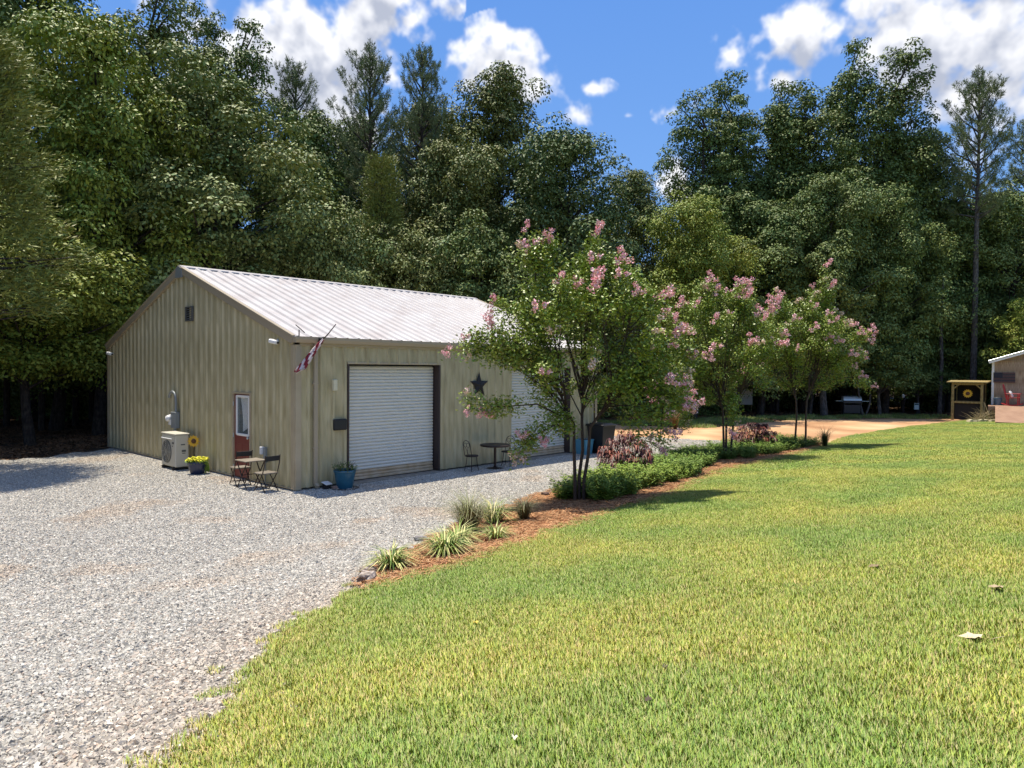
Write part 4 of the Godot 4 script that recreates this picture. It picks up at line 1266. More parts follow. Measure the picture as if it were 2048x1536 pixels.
# ------------------------------------------------------------------ shed and yard things at the far right
func shed() -> void:
	var bs := Basis(Vector3.UP, -0.60)
	var o := thing("wood_shed", "small tan board shed with pale eave at the right edge", "shed", Vector3(25.45, 0.92, -37.1), bs)   # left front corner
	var wide := 4.4
	var deep := 3.6
	var y0 := -0.9
	var hh := 2.32
	var k := 0
	var x := 0.0
	while x < wide - 0.01:   # front boards
		var e := minf(x + 0.30, wide)
		var b := MB.new()
		var top0 := hh + 0.34 * minf(x, wide - x)
		var top1 := hh + 0.34 * minf(e, wide - e)
		b.hex([Vector3(x + 0.004, y0, 0), Vector3(e - 0.004, y0, 0), Vector3(e - 0.004, y0, -0.03), Vector3(x + 0.004, y0, -0.03), Vector3(x + 0.004, top0, 0), Vector3(e - 0.004, top1, 0), Vector3(e - 0.004, top1, -0.03), Vector3(x + 0.004, top0, -0.03)])
		put(b, "board", M.siding, o)
		x = e
		k += 1
	var z := -0.03
	while z > -deep + 0.01:
		var e := maxf(z - 0.30, -deep)
		var b := MB.new()
		b.box(Vector3(0.0, (hh + y0) * 0.5, (z + e) * 0.5), Vector3(0.03, hh - y0, 0.292))
		put(b, "board", M.siding, o)
		z = e
	var b := MB.new()
	b.box(Vector3(wide * 0.5, 0.6, -deep * 0.5), Vector3(wide - 0.12, 3.0, deep - 0.14))
	put(b, "inner_wall", M.siding, o)
	b = MB.new()
	b.cbox(Vector3(0.03, (hh + y0) * 0.5, 0.012), Vector3(0.11, hh - y0, 0.03), 0.005)
	put(b, "corner_board", M.white, o)
	b = MB.new()
	b.cbox(Vector3(wide * 0.5, hh, 0.014), Vector3(wide, 0.06, 0.025), 0.004)
	put(b, "trim", M.siding, o)
	var rf := group_node("roof", o)
	for s: float in [-1.0, 1.0]:
		b = MB.new()
		var tilt := Basis(Vector3.BACK, -s * 0.328)
		b.cbox(Vector3(wide * 0.5 + s * (wide * 0.25 + 0.12), hh + 0.34 * (wide * 0.25 - 0.12) + 0.06, -deep * 0.5 + 0.1), Vector3(wide * 0.56, 0.05, deep + 0.5), 0.01, tilt)
		put(b, "roof_slab", M.galv, rf)
		b = MB.new()
		b.cbox(Vector3(wide * 0.5 + s * (wide * 0.25 + 0.12), hh + 0.34 * (wide * 0.25 - 0.12) - 0.02, 0.30), Vector3(wide * 0.55, 0.14, 0.03), 0.006, tilt)
		put(b, "fascia", M.white, rf)
	# deck and ramp in front
	var d := thing("wood_deck", "weathered brown plank deck and ramp before the shed", "deck", Vector3(25.45, 0.0, -37.1), bs)
	for j in 10:
		b = MB.new()
		b.cbox(Vector3(2.1, 0.90, 0.09 + j * 0.145), Vector3(4.5, 0.035, 0.138), 0.005)
		put(b, "plank", M.deck, d)
	for j in 16:
		b = MB.new()
		var f := (j + 0.5) / 16.0
		b.cbox(Vector3(2.4, lerpf(0.90, 0.22, f), 1.52 + f * 2.2), Vector3(4.5, 0.03, 0.139), 0.005, Basis(Vector3.RIGHT, 0.30))
		put(b, "plank", M.deck, d)
	b = MB.new()
	for xx in [-0.1, 2.0, 4.2]:
		b.cbox(Vector3(xx, 0.45, 0.8), Vector3(0.06, 0.86, 1.40), 0.006)
	b.cbox(Vector3(2.1, 0.78, 1.50), Vector3(4.5, 0.20, 0.04), 0.006)
	put(b, "frame", M.deck, d)
	# painted wooden flag
	var f := thing("wooden_flag_sign", "dark wooden plank flag sign hung on the shed wall", "sign", Vector3(25.45, 0.92, -37.1) + bs * Vector3(0.06, 1.18, 0.05), bs)
	for j in 7:
		b = MB.new()
		b.cbox(Vector3(0.46, 0.04 + j * 0.076, 0.0), Vector3(0.94, 0.070, 0.025), 0.004)
		put(b, "slat", mat(lin(0.10, 0.055, 0.055) if j % 2 == 0 else lin(0.045, 0.04, 0.045), 0.8), f)
	b = MB.new()
	b.cbox(Vector3(0.20, 0.385, 0.016), Vector3(0.38, 0.27, 0.012), 0.003)
	put(b, "canton", mat(lin(0.02, 0.022, 0.035), 0.8), f)
	# rocking chair
	var r := thing("rocking_chair", "red slatted rocking chair standing on the shed deck", "chair", Vector3(25.45, 0.918, -37.1) + bs * Vector3(0.92, 0, 0.62), Basis(Vector3.UP, -0.75))   # its front is +x
	for s: float in [-1.0, 1.0]:
		b = MB.new()
		b.tube(arc(Vector3(-0.05, 1.0, s * 0.27), Vector3.RIGHT, Vector3.UP, 0.975, -PI / 2 - 0.46, -PI / 2 + 0.46, 10), [0.025], 6)
		put(b, "rocker", M.red_paint, r)
		b = MB.new()
		b.cbox(Vector3(0.22, 0.33, s * 0.27), Vector3(0.05, 0.58, 0.04), 0.006)
		put(b, "leg", M.red_paint, r)
		b = MB.new()
		b.cbox(Vector3(-0.24, 0.30, s * 0.27), Vector3(0.05, 0.50, 0.04), 0.006)
		put(b, "leg", M.red_paint, r)
		b = MB.new()
		b.cbox(Vector3(0.02, 0.63, s * 0.29), Vector3(0.62, 0.03, 0.09), 0.008)
		put(b, "armrest", M.red_paint, r)
	for j in 6:
		b = MB.new()
		b.cbox(Vector3(-0.20 + j * 0.085, 0.39 + j * 0.008, 0), Vector3(0.075, 0.022, 0.54), 0.005)
		put(b, "seat_slat", M.red_paint, r)
	for j in 6:
		b = MB.new()
		b.cbox(Vector3(-0.36, 0.76 - absf(j - 2.5) * 0.02, -0.225 + j * 0.09), Vector3(0.02, 0.80 - absf(j - 2.5) * 0.04, 0.078), 0.005, Basis(Vector3.BACK, 0.22))
		put(b, "back_slat", M.red_paint, r)
	b = MB.new()
	var pil := Transform3D(Basis(Vector3.BACK, 0.35), Vector3(-0.10, 0.60, 0.02))
	b.lathe([Vector2(0, -0.06), Vector2(0.16, -0.055), Vector2(0.235, -0.02), Vector2(0.25, 0.0), Vector2(0.235, 0.02), Vector2(0.16, 0.055), Vector2(0, 0.06)], 4, Transform3D(pil.basis * Basis(Vector3.BACK, PI / 2) * Basis(Vector3.UP, PI / 4), pil.origin))
	var c := put(b, "pillow", M.cloth, self, r.transform)
	tag(c, "white cushion propped on the red rocking chair", "pillow")
	o = thing("blue_bucket", "dull blue bucket on deck behind the red rocking chair", "bucket", Vector3(25.45, 0.918, -37.1) + bs * Vector3(0.26, 0, 0.24), bs)
	b = MB.new()
	b.lathe([Vector2(0, 0), Vector2(0.14, 0), Vector2(0.19, 0.36), Vector2(0.195, 0.38), Vector2(0.18, 0.38), Vector2(0.13, 0.03), Vector2(0, 0.03)], 20)
	put(b, "pail", mat(lin(0.09, 0.16, 0.24), 0.5), o)
	b = MB.new()
	b.tube(arc(Vector3(0, 0.36, 0), Vector3.RIGHT, Vector3(0, 0.3, 0.95), 0.19, 0, PI, 12), [0.006], 5)
	put(b, "handle", M.galv, o)

func kiosk() -> void:
	var p := onland(24.75, -37.9)
	var bs := Basis(Vector3.UP, -0.72)
	var o := thing("wood_kiosk", "open pale timber frame kiosk with dark screens left of shed", "kiosk", p, bs)
	var b: MB
	for x in [-0.66, 0.66]:
		for z in [-0.5, 0.5]:
			b = MB.new()
			b.cbox(Vector3(x, 1.0, z), Vector3(0.12, 2.06, 0.12), 0.008)
			put(b, "post", M.timber, o)
	for z in [-0.5, 0.5]:
		for y in [0.95, 1.93]:
			b = MB.new()
			b.cbox(Vector3(0, y, z + 0.003), Vector3(1.20, 0.10, 0.09), 0.008)
			put(b, "rail", M.timber, o)
	b = MB.new()
	b.cbox(Vector3(0, 2.06, 0.02), Vector3(1.86, 0.06, 1.4), 0.01, Basis(Vector3.RIGHT, 0.05))
	put(b, "roof", M.timber, o)
	for q in [[Vector3(0, 1.44, -0.46), Vector3(1.2, 0.88, 0.01)], [Vector3(-0.66, 1.44, 0), Vector3(0.01, 0.88, 0.88)], [Vector3(0.66, 1.44, 0), Vector3(0.01, 0.88, 0.88)], [Vector3(0, 0.45, 0.40), Vector3(1.2, 0.88, 0.02)]]:
		b = MB.new()
		b.box(q[0], q[1])
		put(b, "screen", M.screen, o)
	for s: float in [-1.0, 1.0]:
		b = MB.new()
		b.cbox(Vector3(s * 0.50, 1.79, 0.5), Vector3(0.34, 0.06, 0.06), 0.006, Basis(Vector3.BACK, -s * 0.78))
		put(b, "brace", M.timber, o)
	var sg := thing("sunflower_sign", "round yellow sunflower sign with dark centre in the kiosk", "sign", p + bs * Vector3(0.02, 1.42, 0.46), bs)
	b = MB.new()
	b.tube([Vector3(0, 0, 0), Vector3(0, 0.47, 0.0)], [0.006], 5)
	put(b, "wire", M.iron, sg)
	for k in 14:
		b = MB.new()
		var a := TAU * k / 14
		b.leaf(Vector3(cos(a) * 0.08, sin(a) * 0.08, 0.012), Vector3(cos(a), sin(a), 0.1).normalized(), Vector3(-cos(a) * 0.1, -sin(a) * 0.1, 1).normalized(), 0.16, 0.10)
		put(b, "petal", M.yellow, sg)
	b = MB.new()
	b.lathe([Vector2(0, 0), Vector2(0.10, 0), Vector2(0.09, 0.03), Vector2(0, 0.045)], 16, Transform3D(Basis(Vector3.RIGHT, PI / 2), Vector3(0, 0, 0.0)))
	put(b, "seed_head", M.brown, sg)
	# brush heap and edging stones before the kiosk
	rng.seed = 12
	var q := onland(24.3, -35.9)
	b = MB.new()
	for k in 130:
		var a := rng.randf() * TAU
		var r := rng.randf_range(0.0, 0.75)
		var s := Vector3(cos(a) * r, rng.randf() * 0.45 * (1.0 - r * 0.8), sin(a) * r * 0.6)
		var dv := Vector3(rng.randf_range(-1, 1), rng.randf_range(-0.15, 0.55), rng.randf_range(-0.6, 0.6)).normalized() * rng.randf_range(0.3, 0.85)
		b.tube([s, s + dv * 0.5 + Vector3(0, 0.04, 0), s + dv], [0.012, 0.009, 0.004], 4)
	var hp := put(b, "brush_heap", mat(lin(0.30, 0.24, 0.13), 0.9), self, Transform3D(Basis(), q))
	tag(hp, "heap of cut dry twigs before the timber kiosk", "brush heap")
	for k in 9:
		b = MB.new()
		var px := 23.1 + k * 0.27
		b.stone(Vector3(0, 0.06, 0), Vector3(0.28, 0.20, 0.22), Basis(Vector3.UP, rng.randf()), rng, 0.14)
		var st := put(b, "edging_stone", mat(lin(0.42, 0.36, 0.22), 0.9), self, Transform3D(Basis(), onland(px, -35.25 + 0.05 * sin(k * 2.1), -0.01)))
		tag(st, "pale tan edging stone before the kiosk, %s in its short row" % ["leftmost", "second from left", "third from left", "fourth from left", "middle", "fourth from right", "third from right", "second from right", "rightmost"][k], "stone", "edging stones before the kiosk")

func woods_things() -> void:
	var o := thing("barbecue_grill", "black hooded barbecue grill under the trees behind the dirt path", "grill", onland(20.2, -41.6, -0.05), Basis(Vector3.UP, -0.2))
	var b := MB.new()
	for x in [-0.5, 0.5]:
		for z in [-0.22, 0.22]:
			b.tube([Vector3(x, 0, z), Vector3(x * 0.9, 0.8, z * 0.9)], [0.022], 6)
	put(b, "frame", M.black, o)
	b = MB.new()
	b.cbox(Vector3(0, 0.86, 0), Vector3(1.05, 0.16, 0.55), 0.02)
	b.cbox(Vector3(0, 0.45, 0), Vector3(0.9, 0.5, 0.42), 0.01)
	put(b, "firebox", M.black, o)
	b = MB.new()
	var pr := arc(Vector3(0, 0.95, 0), Vector3.BACK, Vector3.UP, 0.27, 0, PI, 8)
	for k in 8:
		b.quad(pr[k] + Vector3(-0.5, 0, 0), pr[k + 1] + Vector3(-0.5, 0, 0), pr[k + 1] + Vector3(0.5, 0, 0), pr[k] + Vector3(0.5, 0, 0)) if false else b.quad(pr[k] + Vector3(-0.5, 0, 0), pr[k] + Vector3(0.5, 0, 0), pr[k + 1] + Vector3(0.5, 0, 0), pr[k + 1] + Vector3(-0.5, 0, 0))
	put(b, "hood", M.galv, o)
	b = MB.new()
	b.cbox(Vector3(-0.72, 0.92, 0), Vector3(0.4, 0.03, 0.45), 0.006)
	b.cbox(Vector3(0.72, 0.92, 0), Vector3(0.4, 0.03, 0.45), 0.006)
	put(b, "side_shelf", M.galv, o)
	# black garden arch
	o = thing("garden_arch", "black metal garden arch at the edge of the dark woods", "arch", onland(14.0, -41.0, -0.05), Basis(Vector3.UP, -0.3))
	for z in [-0.3, 0.3]:
		b = MB.new()
		var pp := [Vector3(-0.62, 0, z), Vector3(-0.62, 1.35, z)]
		pp.append_array(arc(Vector3(0, 1.35, z), Vector3.LEFT, Vector3.UP, 0.62, 0.15, PI - 0.15, 10))
		pp.append_array([Vector3(0.62, 1.35, z), Vector3(0.62, 0, z)])
		b.tube(pp, [0.022], 6)
		put(b, "hoop", M.black, o)
	for k in 9:
		var a := PI * k / 8.0
		b = MB.new()
		var e := Vector3(-cos(a) * 0.62, 1.35 + sin(a) * 0.62, 0)
		b.tube([e + Vector3(0, 0, -0.3), e + Vector3(0, 0, 0.3)], [0.012], 5)
		put(b, "rung", M.black, o)
	for s: float in [-1.0, 1.0]:
		for y in [0.3, 0.6, 0.9, 1.2]:
			b = MB.new()
			b.tube([Vector3(s * 0.62, y, -0.3), Vector3(s * 0.62, y, 0.3)], [0.012], 5)
			put(b, "rung", M.black, o)
	o = thing("pale_screen", "white upright panel glimpsed through the garden arch", "panel", onland(14.9, -45.0, -0.06), Basis(Vector3.UP, -0.2))
	b = MB.new()
	b.cbox(Vector3(0, 1.0, 0), Vector3(1.1, 1.0, 0.05), 0.01)
	put(b, "sheet", M.white, o)
	b = MB.new()
	for x in [-0.5, 0.5]: b.cbox(Vector3(x, 0.72, -0.05), Vector3(0.06, 1.5, 0.05), 0.005)
	put(b, "post", M.timber, o)
	o = thing("yard_sign", "small white and teal sign on a post before the woods", "sign", onland(25.0, -43.2, -0.05), Basis(Vector3.UP, -0.2))
	b = MB.new()
	b.cbox(Vector3(0, 0.55, 0), Vector3(0.27, 0.40, 0.015), 0.004)
	put(b, "board", mat(lin(0.55, 0.70, 0.70), 0.6), o)
	b = MB.new()
	b.box(Vector3(0, 0.68, 0.010), Vector3(0.23, 0.08, 0.004))
	put(b, "printed_band", mat(lin(0.02, 0.09, 0.10), 0.6), o)
	b = MB.new()
	b.tube([Vector3(0, 0, -0.02), Vector3(0, 0.72, -0.02)], [0.012], 5)
	put(b, "post", M.iron, o)
	o = thing("lantern_stake", "thin iron garden stake with white lantern in dark woods", "lantern", onland(23.6, -42.2, -0.05), Basis())
	b = MB.new()
	b.tube([Vector3(0, 0, 0), Vector3(0, 1.12, 0)], [0.012], 5)
	put(b, "stake", M.iron, o)
	b = MB.new()
	b.lathe([Vector2(0, 1.10), Vector2(0.07, 1.12), Vector2(0.08, 1.22), Vector2(0.11, 1.24), Vector2(0.0, 1.34)], 8)
	put(b, "shade", M.white, o)

# ------------------------------------------------------------------ trees
func rv() -> Vector3:
	var z := rng.randf_range(-1, 1)
	var a := rng.randf() * TAU
	var r := sqrt(1.0 - z * z)
	return Vector3(r * cos(a), z, r * sin(a))

func tint(spread := 0.35, warm := 0.25) -> Color:
	var k := rng.randf_range(1.0 - spread, 1.0 + spread)
	var w := rng.randf_range(-warm, warm)
	return Color(k * (1.0 + w), k, k * (1.0 - w * 0.5))

func clump(b: MB, c: Vector3, r: float, n: int, ln: float, wd: float, up := 0.75) -> void:
	var tn := tint(0.16, 0.12)
	for s in 5:   # a lobe of five tufts, leaves mostly on their upper shells
		var cc := c + rv() * Vector3(0.75, 0.42, 0.75) * r
		var q := r * rng.randf_range(0.42, 0.66)
		for k in n / 5:
			var d := rv()
			if d.y < -0.1 and rng.randf() < 0.7: d.y = -d.y
			var p := cc + d * Vector3(1, 0.68, 1) * (q * (1.0 - 0.45 * rng.randf() * rng.randf()))
			var nn := (d * 0.85 + Vector3.UP * up * 0.6 + rv() * 0.65).normalized()
			var al := (d + rv() * 0.8 + Vector3(0, -0.35, 0))
			al = (al - nn * al.dot(nn)).normalized()
			b.col = tn * tint(0.28, 0.22)
			var sc := rng.randf_range(0.65, 1.25)
			b.leaf(p, al, nn, ln * sc, wd * sc)

# shape 0 round, 1 tall with several leaders, 2 layered and flat, 3 low bush
func broadleaf(seed_: int, h: float, base: float, r: float, clumps: int, per: int, cr: float, ln: float, shape: int) -> Array:
	rng.seed = seed_
	var wood := MB.new()
	var lf := MB.new()
	var yb := h * base
	var tr := 0.012 * h + 0.05
	var path := [Vector3(0, -0.3, 0)]
	var bend := Vector3(rng.randf_range(-0.4, 0.4), 0, rng.randf_range(-0.4, 0.4))
	for k in range(1, 7): path.append(Vector3(0, h * 0.9 * k / 6.0, 0) + bend * sin(k * 0.9) + rv() * 0.06)
	if shape == 2 or shape == 3:
		path.resize(5)
	wood.tube(path, [tr * 1.35, tr, tr * 0.9, tr * 0.75, tr * 0.55, tr * 0.35, tr * 0.15], 9)
	var leaders := []
	for k in 4: leaders.append([rng.randf() * TAU, rng.randf_range(0.25, 0.55) * r, rng.randf_range(0.86, 1.0)])
	for k in clumps:
		var f := (k + rng.randf()) / clumps
		var az := k * 2.39996 + rng.randf_range(-0.5, 0.5)
		var pr := sin(PI * (0.12 + 0.80 * f))
		if shape == 1: pr = (0.35 + 0.65 * sin(PI * minf(1.0, 0.25 + f * 0.75))) * (1.0 - 0.30 * f)
		if shape == 2: pr = 1.0 - 0.75 * f * f
		if shape == 3: pr = sqrt(1.0 - f * f * 0.9)
		var rad := r * pr * sqrt(rng.randf_range(0.12, 1.0)) * rng.randf_range(0.85, 1.12)
		var c := Vector3(cos(az) * rad, yb + f * (h - yb) * 0.96 + rng.randf_range(-0.4, 0.4) * cr, sin(az) * rad)
		if shape == 1 and f > 0.62:
			var l: Array = leaders[k % 4]
			c = Vector3(cos(l[0]) * l[1], 0, sin(l[0]) * l[1]) + Vector3(cos(az), 0, sin(az)) * rng.randf_range(0.1, 0.9) * (1.25 - f) * r * 0.9
			c.y = yb + (h * l[2] - yb) * f
		if shape == 2: c.y = yb + (h - yb) * (floorf(f * 4.0) / 4.0 + 0.12) + rng.randf_range(-0.15, 0.15)
		var q := cr * rng.randf_range(0.65, 1.35) * (0.75 if shape == 1 and f > 0.7 else 1.0)
		clump(lf, c, q, int(per * q * q / (cr * cr)), ln, ln * 0.58, 0.9 if shape != 2 else 1.6)
		if k % 2 == 0 and rad > 0.5:
			var y0 := maxf(yb * 0.75, c.y - rad * 0.75)
			var st := Vector3(0, minf(y0, h * (0.85 if shape < 2 else 0.5)), 0) + bend * 0.4
			wood.tube([st, st.lerp(c, 0.5) + Vector3(0, 0.12 * rad, 0), c], [tr * 0.34, tr * 0.2, 0.02], 5, false)
	return [wood.mesh(), lf.mesh()]

func pine(seed_: int, h: float, low: float, r: float, branches: int) -> Array:
	rng.seed = seed_
	var wood := MB.new()
	var lf := MB.new()
	var tr := 0.011 * h
	wood.tube([Vector3(0, -0.3, 0), Vector3(0.05, h * 0.25, 0.03), Vector3(-0.08, h * 0.5, 0), Vector3(0.06, h * 0.75, 0.05), Vector3(0, h * 0.97, 0)], [tr * 1.2, tr, tr * 0.8, tr * 0.5, 0.03], 9)
	for k in branches:
		var f := (k + rng.randf()) / branches
		var az := k * 2.39996 + rng.randf_range(-0.4, 0.4)
		var ln := r * (1.05 - 0.72 * f) * rng.randf_range(0.55, 1.1)
		if f < 0.25: ln *= rng.randf_range(0.3, 1.0)
		if f > 0.86: ln *= 0.55
		var st := Vector3(0, h * (low + (0.97 - low) * f), 0)
		var d := Vector3(cos(az), 0.15 + 0.85 * f, sin(az)).normalized()
		var e := st + d * ln
		e.y += ln * 0.18
		var mid := st.lerp(e, 0.5) + Vector3(0, -0.06 * ln, 0)
		wood.tube([st, mid, e], [tr * 0.30, tr * 0.18, 0.015], 5, false)
		var tufts := int(6 + ln * 9.0)
		for j in tufts:
			var g: float = [0.55, 0.8, 1.0][rng.randi() % 3] + rng.randf_range(-0.07, 0.07)
			var c := (st.lerp(mid, g * 2) if g < 0.5 else mid.lerp(e, g * 2 - 1)) + rv() * Vector3(0.34, 0.26, 0.34)
			var dir := (d * 0.6 + Vector3(0, 0.75, 0) + rv() * 0.5).normalized()
			var tn := tint(0.3, 0.15)
			for m in 24:
				var al := (dir * 0.9 + rv()).normalized()
				var nn := al.cross(rv()).normalized()
				lf.col = tn * rng.randf_range(0.8, 1.2)
				lf.leaf(c + dir * rng.randf_range(-0.12, 0.22), al, nn, rng.randf_range(0.16, 0.28), 0.03)
	return [wood.mesh(), lf.mesh()]

func cedar(seed_: int, h: float, r: float, sprays: int, low := 0.08) -> Array:
	rng.seed = seed_
	var wood := MB.new()
	var lf := MB.new()
	wood.tube([Vector3(0, -0.2, 0), Vector3(0.05, h * 0.5, 0), Vector3(0, h * 0.96, 0)], [0.17, 0.11, 0.02], 8)
	for k in sprays:
		var f := pow((k + rng.randf()) / sprays, 0.9)
		var az := k * 2.39996 + rng.randf_range(-0.6, 0.6)
		var rad := r * (0.30 + 0.85 * (1.0 - f)) * (0.9 + 0.2 * sin(f * 37.0)) * sqrt(rng.randf_range(0.25, 1.0))
		if f < 0.12: rad *= 0.7
		var c := Vector3(cos(az) * rad, h * (low + (1.0 - low) * f), sin(az) * rad)
		if k % 5 == 0: wood.tube([Vector3(0, c.y - rad * 0.2, 0), c], [0.04, 0.01], 4, false)
		var out := Vector3(cos(az), 0.25, sin(az)).normalized()
		var tn := tint(0.28, 0.2)
		for m in 75:
			var p := c + rv() * Vector3(0.55, 0.38, 0.55) * pow(rng.randf(), 0.5)
			var al := (out * 0.8 + Vector3(0, -0.15 + 0.6 * f, 0) + rv() * 0.7).normalized()
			var nn := (al.cross(rv()).normalized() + Vector3.UP * 0.5)
			nn = (nn - al * nn.dot(al)).normalized()
			lf.col = tn * rng.randf_range(0.75, 1.25)
			lf.leaf(p, al, nn, rng.randf_range(0.13, 0.24), 0.04)
	return [wood.mesh(), lf.mesh()]

func tree(called: String, label: String, kind: Array, leafm: Material, px: float, depth: float, hh: float, made: float, wide: float, yaw: float, bark: Material = null, group := "trees of the wood edge") -> Node3D:
	var x := (px - 1024.0) / 1400.0 * depth
	var y := hh / made
	var o := thing(called, label, "tree", onland(x, -depth, -0.06), Basis(Vector3.UP, yaw).scaled(Vector3(wide, y, wide)), group)
	place(kind[0], "trunk", bark if bark else M.bark, o)
	place(kind[1], "crown", leafm, o)
	return o

func top_height(py: float, px: float, depth: float) -> float:   # how tall a tree must be to reach that sight line
	var horizon := 736.8 + (px - 1024.0) * 0.0075
	return (horizon - py) / 1400.0 * depth + 2.66

func forest() -> void:
	var oak := broadleaf(101, 19.0, 0.18, 3.9, 92, 700, 1.45, 0.20, 0)
	var oak2 := broadleaf(102, 16.0, 0.14, 4.4, 96, 700, 1.45, 0.20, 0)
	var gum := broadleaf(103, 22.0, 0.20, 3.2, 110, 680, 1.3, 0.20, 1)
	var gum2 := broadleaf(104, 21.0, 0.16, 3.5, 110, 680, 1.35, 0.20, 1)
	var spread := broadleaf(105, 15.0, 0.12, 4.7, 115, 720, 1.35, 0.175, 0)
	var small := broadleaf(106, 8.0, 0.22, 2.8, 72, 520, 0.95, 0.155, 0)
	var layer := broadleaf(107, 4.0, 0.45, 1.9, 60, 200, 0.55, 0.13, 2)
	var p1 := pine(111, 20.0, 0.50, 3.6, 62)
	var p2 := pine(112, 20.0, 0.56, 4.0, 56)
	var c1 := cedar(121, 12.0, 1.9, 380)
	var c2 := cedar(122, 12.0, 2.1, 330, 0.36)
	var small2 := broadleaf(108, 8.0, 0.33, 2.9, 72, 540, 0.95, 0.145, 0)
	var T := func(called: String, label: String, kind: Array, lm: Material, px: float, py: float, depth: float, made: float, wide: float, yaw: float, bark: Material = null) -> void:
		tree(called, label, kind, lm, px, depth, top_height(py, px, depth), made, wide, yaw, bark)
	# left of and behind the garage
	T.call("cedar_tree", "feathery olive cedar filling the left edge of the picture", c2, M.cedar, -52, 60, 17.6, 12, 1.15, 0.3)
	T.call("maple_tree", "bright yellow green tree top left above the shaded gravel", oak2, M.leaf_lime, 195, 28, 27, 16, 0.78, 1.0)
	T.call("broadleaf_tree", "tall dark tree at the top left corner behind the cedar", oak, M.leaf_mid, 60, -110, 33, 19, 1.0, 2.0)
	T.call("broadleaf_tree", "tall sunlit tree rising out of frame behind the yellow green one", gum, M.leaf_pale, 300, -30, 36, 22, 0.85, 0.4)
	T.call("poplar_tree", "tall narrow pointed poplar left of the cloud gap", gum, M.leaf_mid, 405, 24, 38, 22, 0.72, 2.2)
	T.call("poplar_tree", "double topped poplar just left of the open sky", gum2, M.leaf_mid, 472, 44, 38, 21, 0.75, 4.0)
	T.call("broadleaf_tree", "big round pale leafed tree behind the gable roof", spread, M.leaf_pale, 425, 152, 30.5, 15, 1.05, 0.0)
	T.call("understory_tree", "sunlit low tree with dark trunk left of the garage", small2, M.leaf_lime, 62, 425, 23.3, 8, 1.0, 1.3)
	T.call("broadleaf_tree", "shaded tree between the cedar and garage at left", oak, M.leaf_mid, 110, 330, 29, 19, 0.80, 3.6)
	T.call("pine_tree", "thin open pine at the left of the sky gap", p1, M.needle, 590, 128, 40, 20, 0.72, 0.8)
	T.call("pine_tree", "taller pine with forked bare trunk against the clouds", p2, M.needle, 738, 100, 38, 20, 0.68, 2.1)
	T.call("pine_tree", "straight pine just right of the forked pine", p1, M.needle, 843, 98, 39, 20, 0.72, 3.9)
	T.call("cedar_tree", "olive feathery cedar in front of the two pines", c1, M.cedar, 762, 318, 35, 12, 0.95, 2.4)
	T.call("broadleaf_tree", "medium tree in the dip left of the pines", oak2, M.leaf_mid, 612, 225, 39, 16, 0.72, 5.0)
	T.call("broadleaf_tree", "dense tree right behind the forked pine", oak, M.leaf_mid, 705, 235, 42, 19, 0.72, 1.2)
	T.call("broadleaf_tree", "dense tree between the straight pine and big oak", oak2, M.leaf_oak, 850, 205, 43, 16, 0.72, 3.5)
	T.call("oak_tree", "big grey green oak under the middle cloud", oak, M.leaf_oak, 990, 138, 41, 19, 0.92, 0.6)
	T.call("oak_tree", "shorter oak leaning on the left of the big oak", oak2, M.leaf_oak, 905, 285, 37.5, 16, 0.72, 2.9)
	T.call("broadleaf_tree", "dark vine covered tree sloping down right of the big oak", oak2, M.leaf_dark, 1128, 256, 36.5, 16, 0.82, 1.7)
	T.call("broadleaf_tree", "grey green tree lowest on the slope beside the sky gap", oak, M.leaf_oak, 1262, 335, 42, 19, 0.62, 4.4)
	T.call("understory_tree", "pale leafed small tree just behind the roof ridge", small, M.leaf_pale, 665, 440, 32, 8, 0.85, 0.2)
	T.call("understory_tree", "small tree behind the ridge below the pines", small, M.leaf_oak, 815, 470, 33.5, 8, 0.9, 2.6)
	T.call("understory_tree", "small tree behind the ridge left of the pink myrtle", small, M.leaf_mid, 955, 455, 34.5, 8, 0.95, 4.2)
	T.call("understory_tree", "small tree hidden behind the nearest pink myrtle", small, M.leaf_mid, 1090, 480, 37, 8, 1.0, 5.3)
	T.call("understory_tree", "dim tree filling the dark gap over the left eave", small, M.leaf_mid, 255, 470, 32, 8, 1.0, 0.9)
	# right of the sky gap
	T.call("broadleaf_tree", "bright green bushy tree right of the sky gap", oak2, M.leaf_lime, 1388, 388, 37, 16, 0.62, 0.5)
	T.call("sweetgum_tree", "leftmost pointed sweetgum beside the sky gap", gum2, M.leaf_gum, 1408, 180, 44, 21, 0.84, 0.9)
	T.call("sweetgum_tree", "second pointed sweetgum from the sky gap", gum, M.leaf_gum, 1466, 164, 46, 22, 0.86, 3.3)
	T.call("sweetgum_tree", "third pointed sweetgum from the sky gap", gum2, M.leaf_gum, 1542, 158, 46, 21, 0.90, 5.1)
	T.call("sweetgum_tree", "fourth sweetgum in the row, left of the tallest", gum, M.leaf_gum, 1606, 176, 45, 22, 0.92, 1.9)
	T.call("sweetgum_tree", "tallest sweetgum in front of the grey cloud", gum2, M.leaf_gum, 1688, 94, 47, 21, 0.88, 2.7)
	T.call("sweetgum_tree", "tall sweetgum right beside the tallest one", gum, M.leaf_gum, 1768, 110, 46, 22, 0.92, 0.1)
	T.call("broadleaf_tree", "tree in the low saddle left of the right pine", oak, M.leaf_mid, 1838, 255, 47, 19, 0.76, 2.5)
	T.call("broadleaf_tree", "grey trunked tree behind the farthest pink myrtle", oak2, M.leaf_gum, 1650, 350, 41.5, 16, 0.72, 3.0, M.bark_grey)
	T.call("broadleaf_tree", "dark tree low behind the middle pink myrtle", oak2, M.leaf_gum, 1520, 400, 42, 16, 0.74, 4.9)
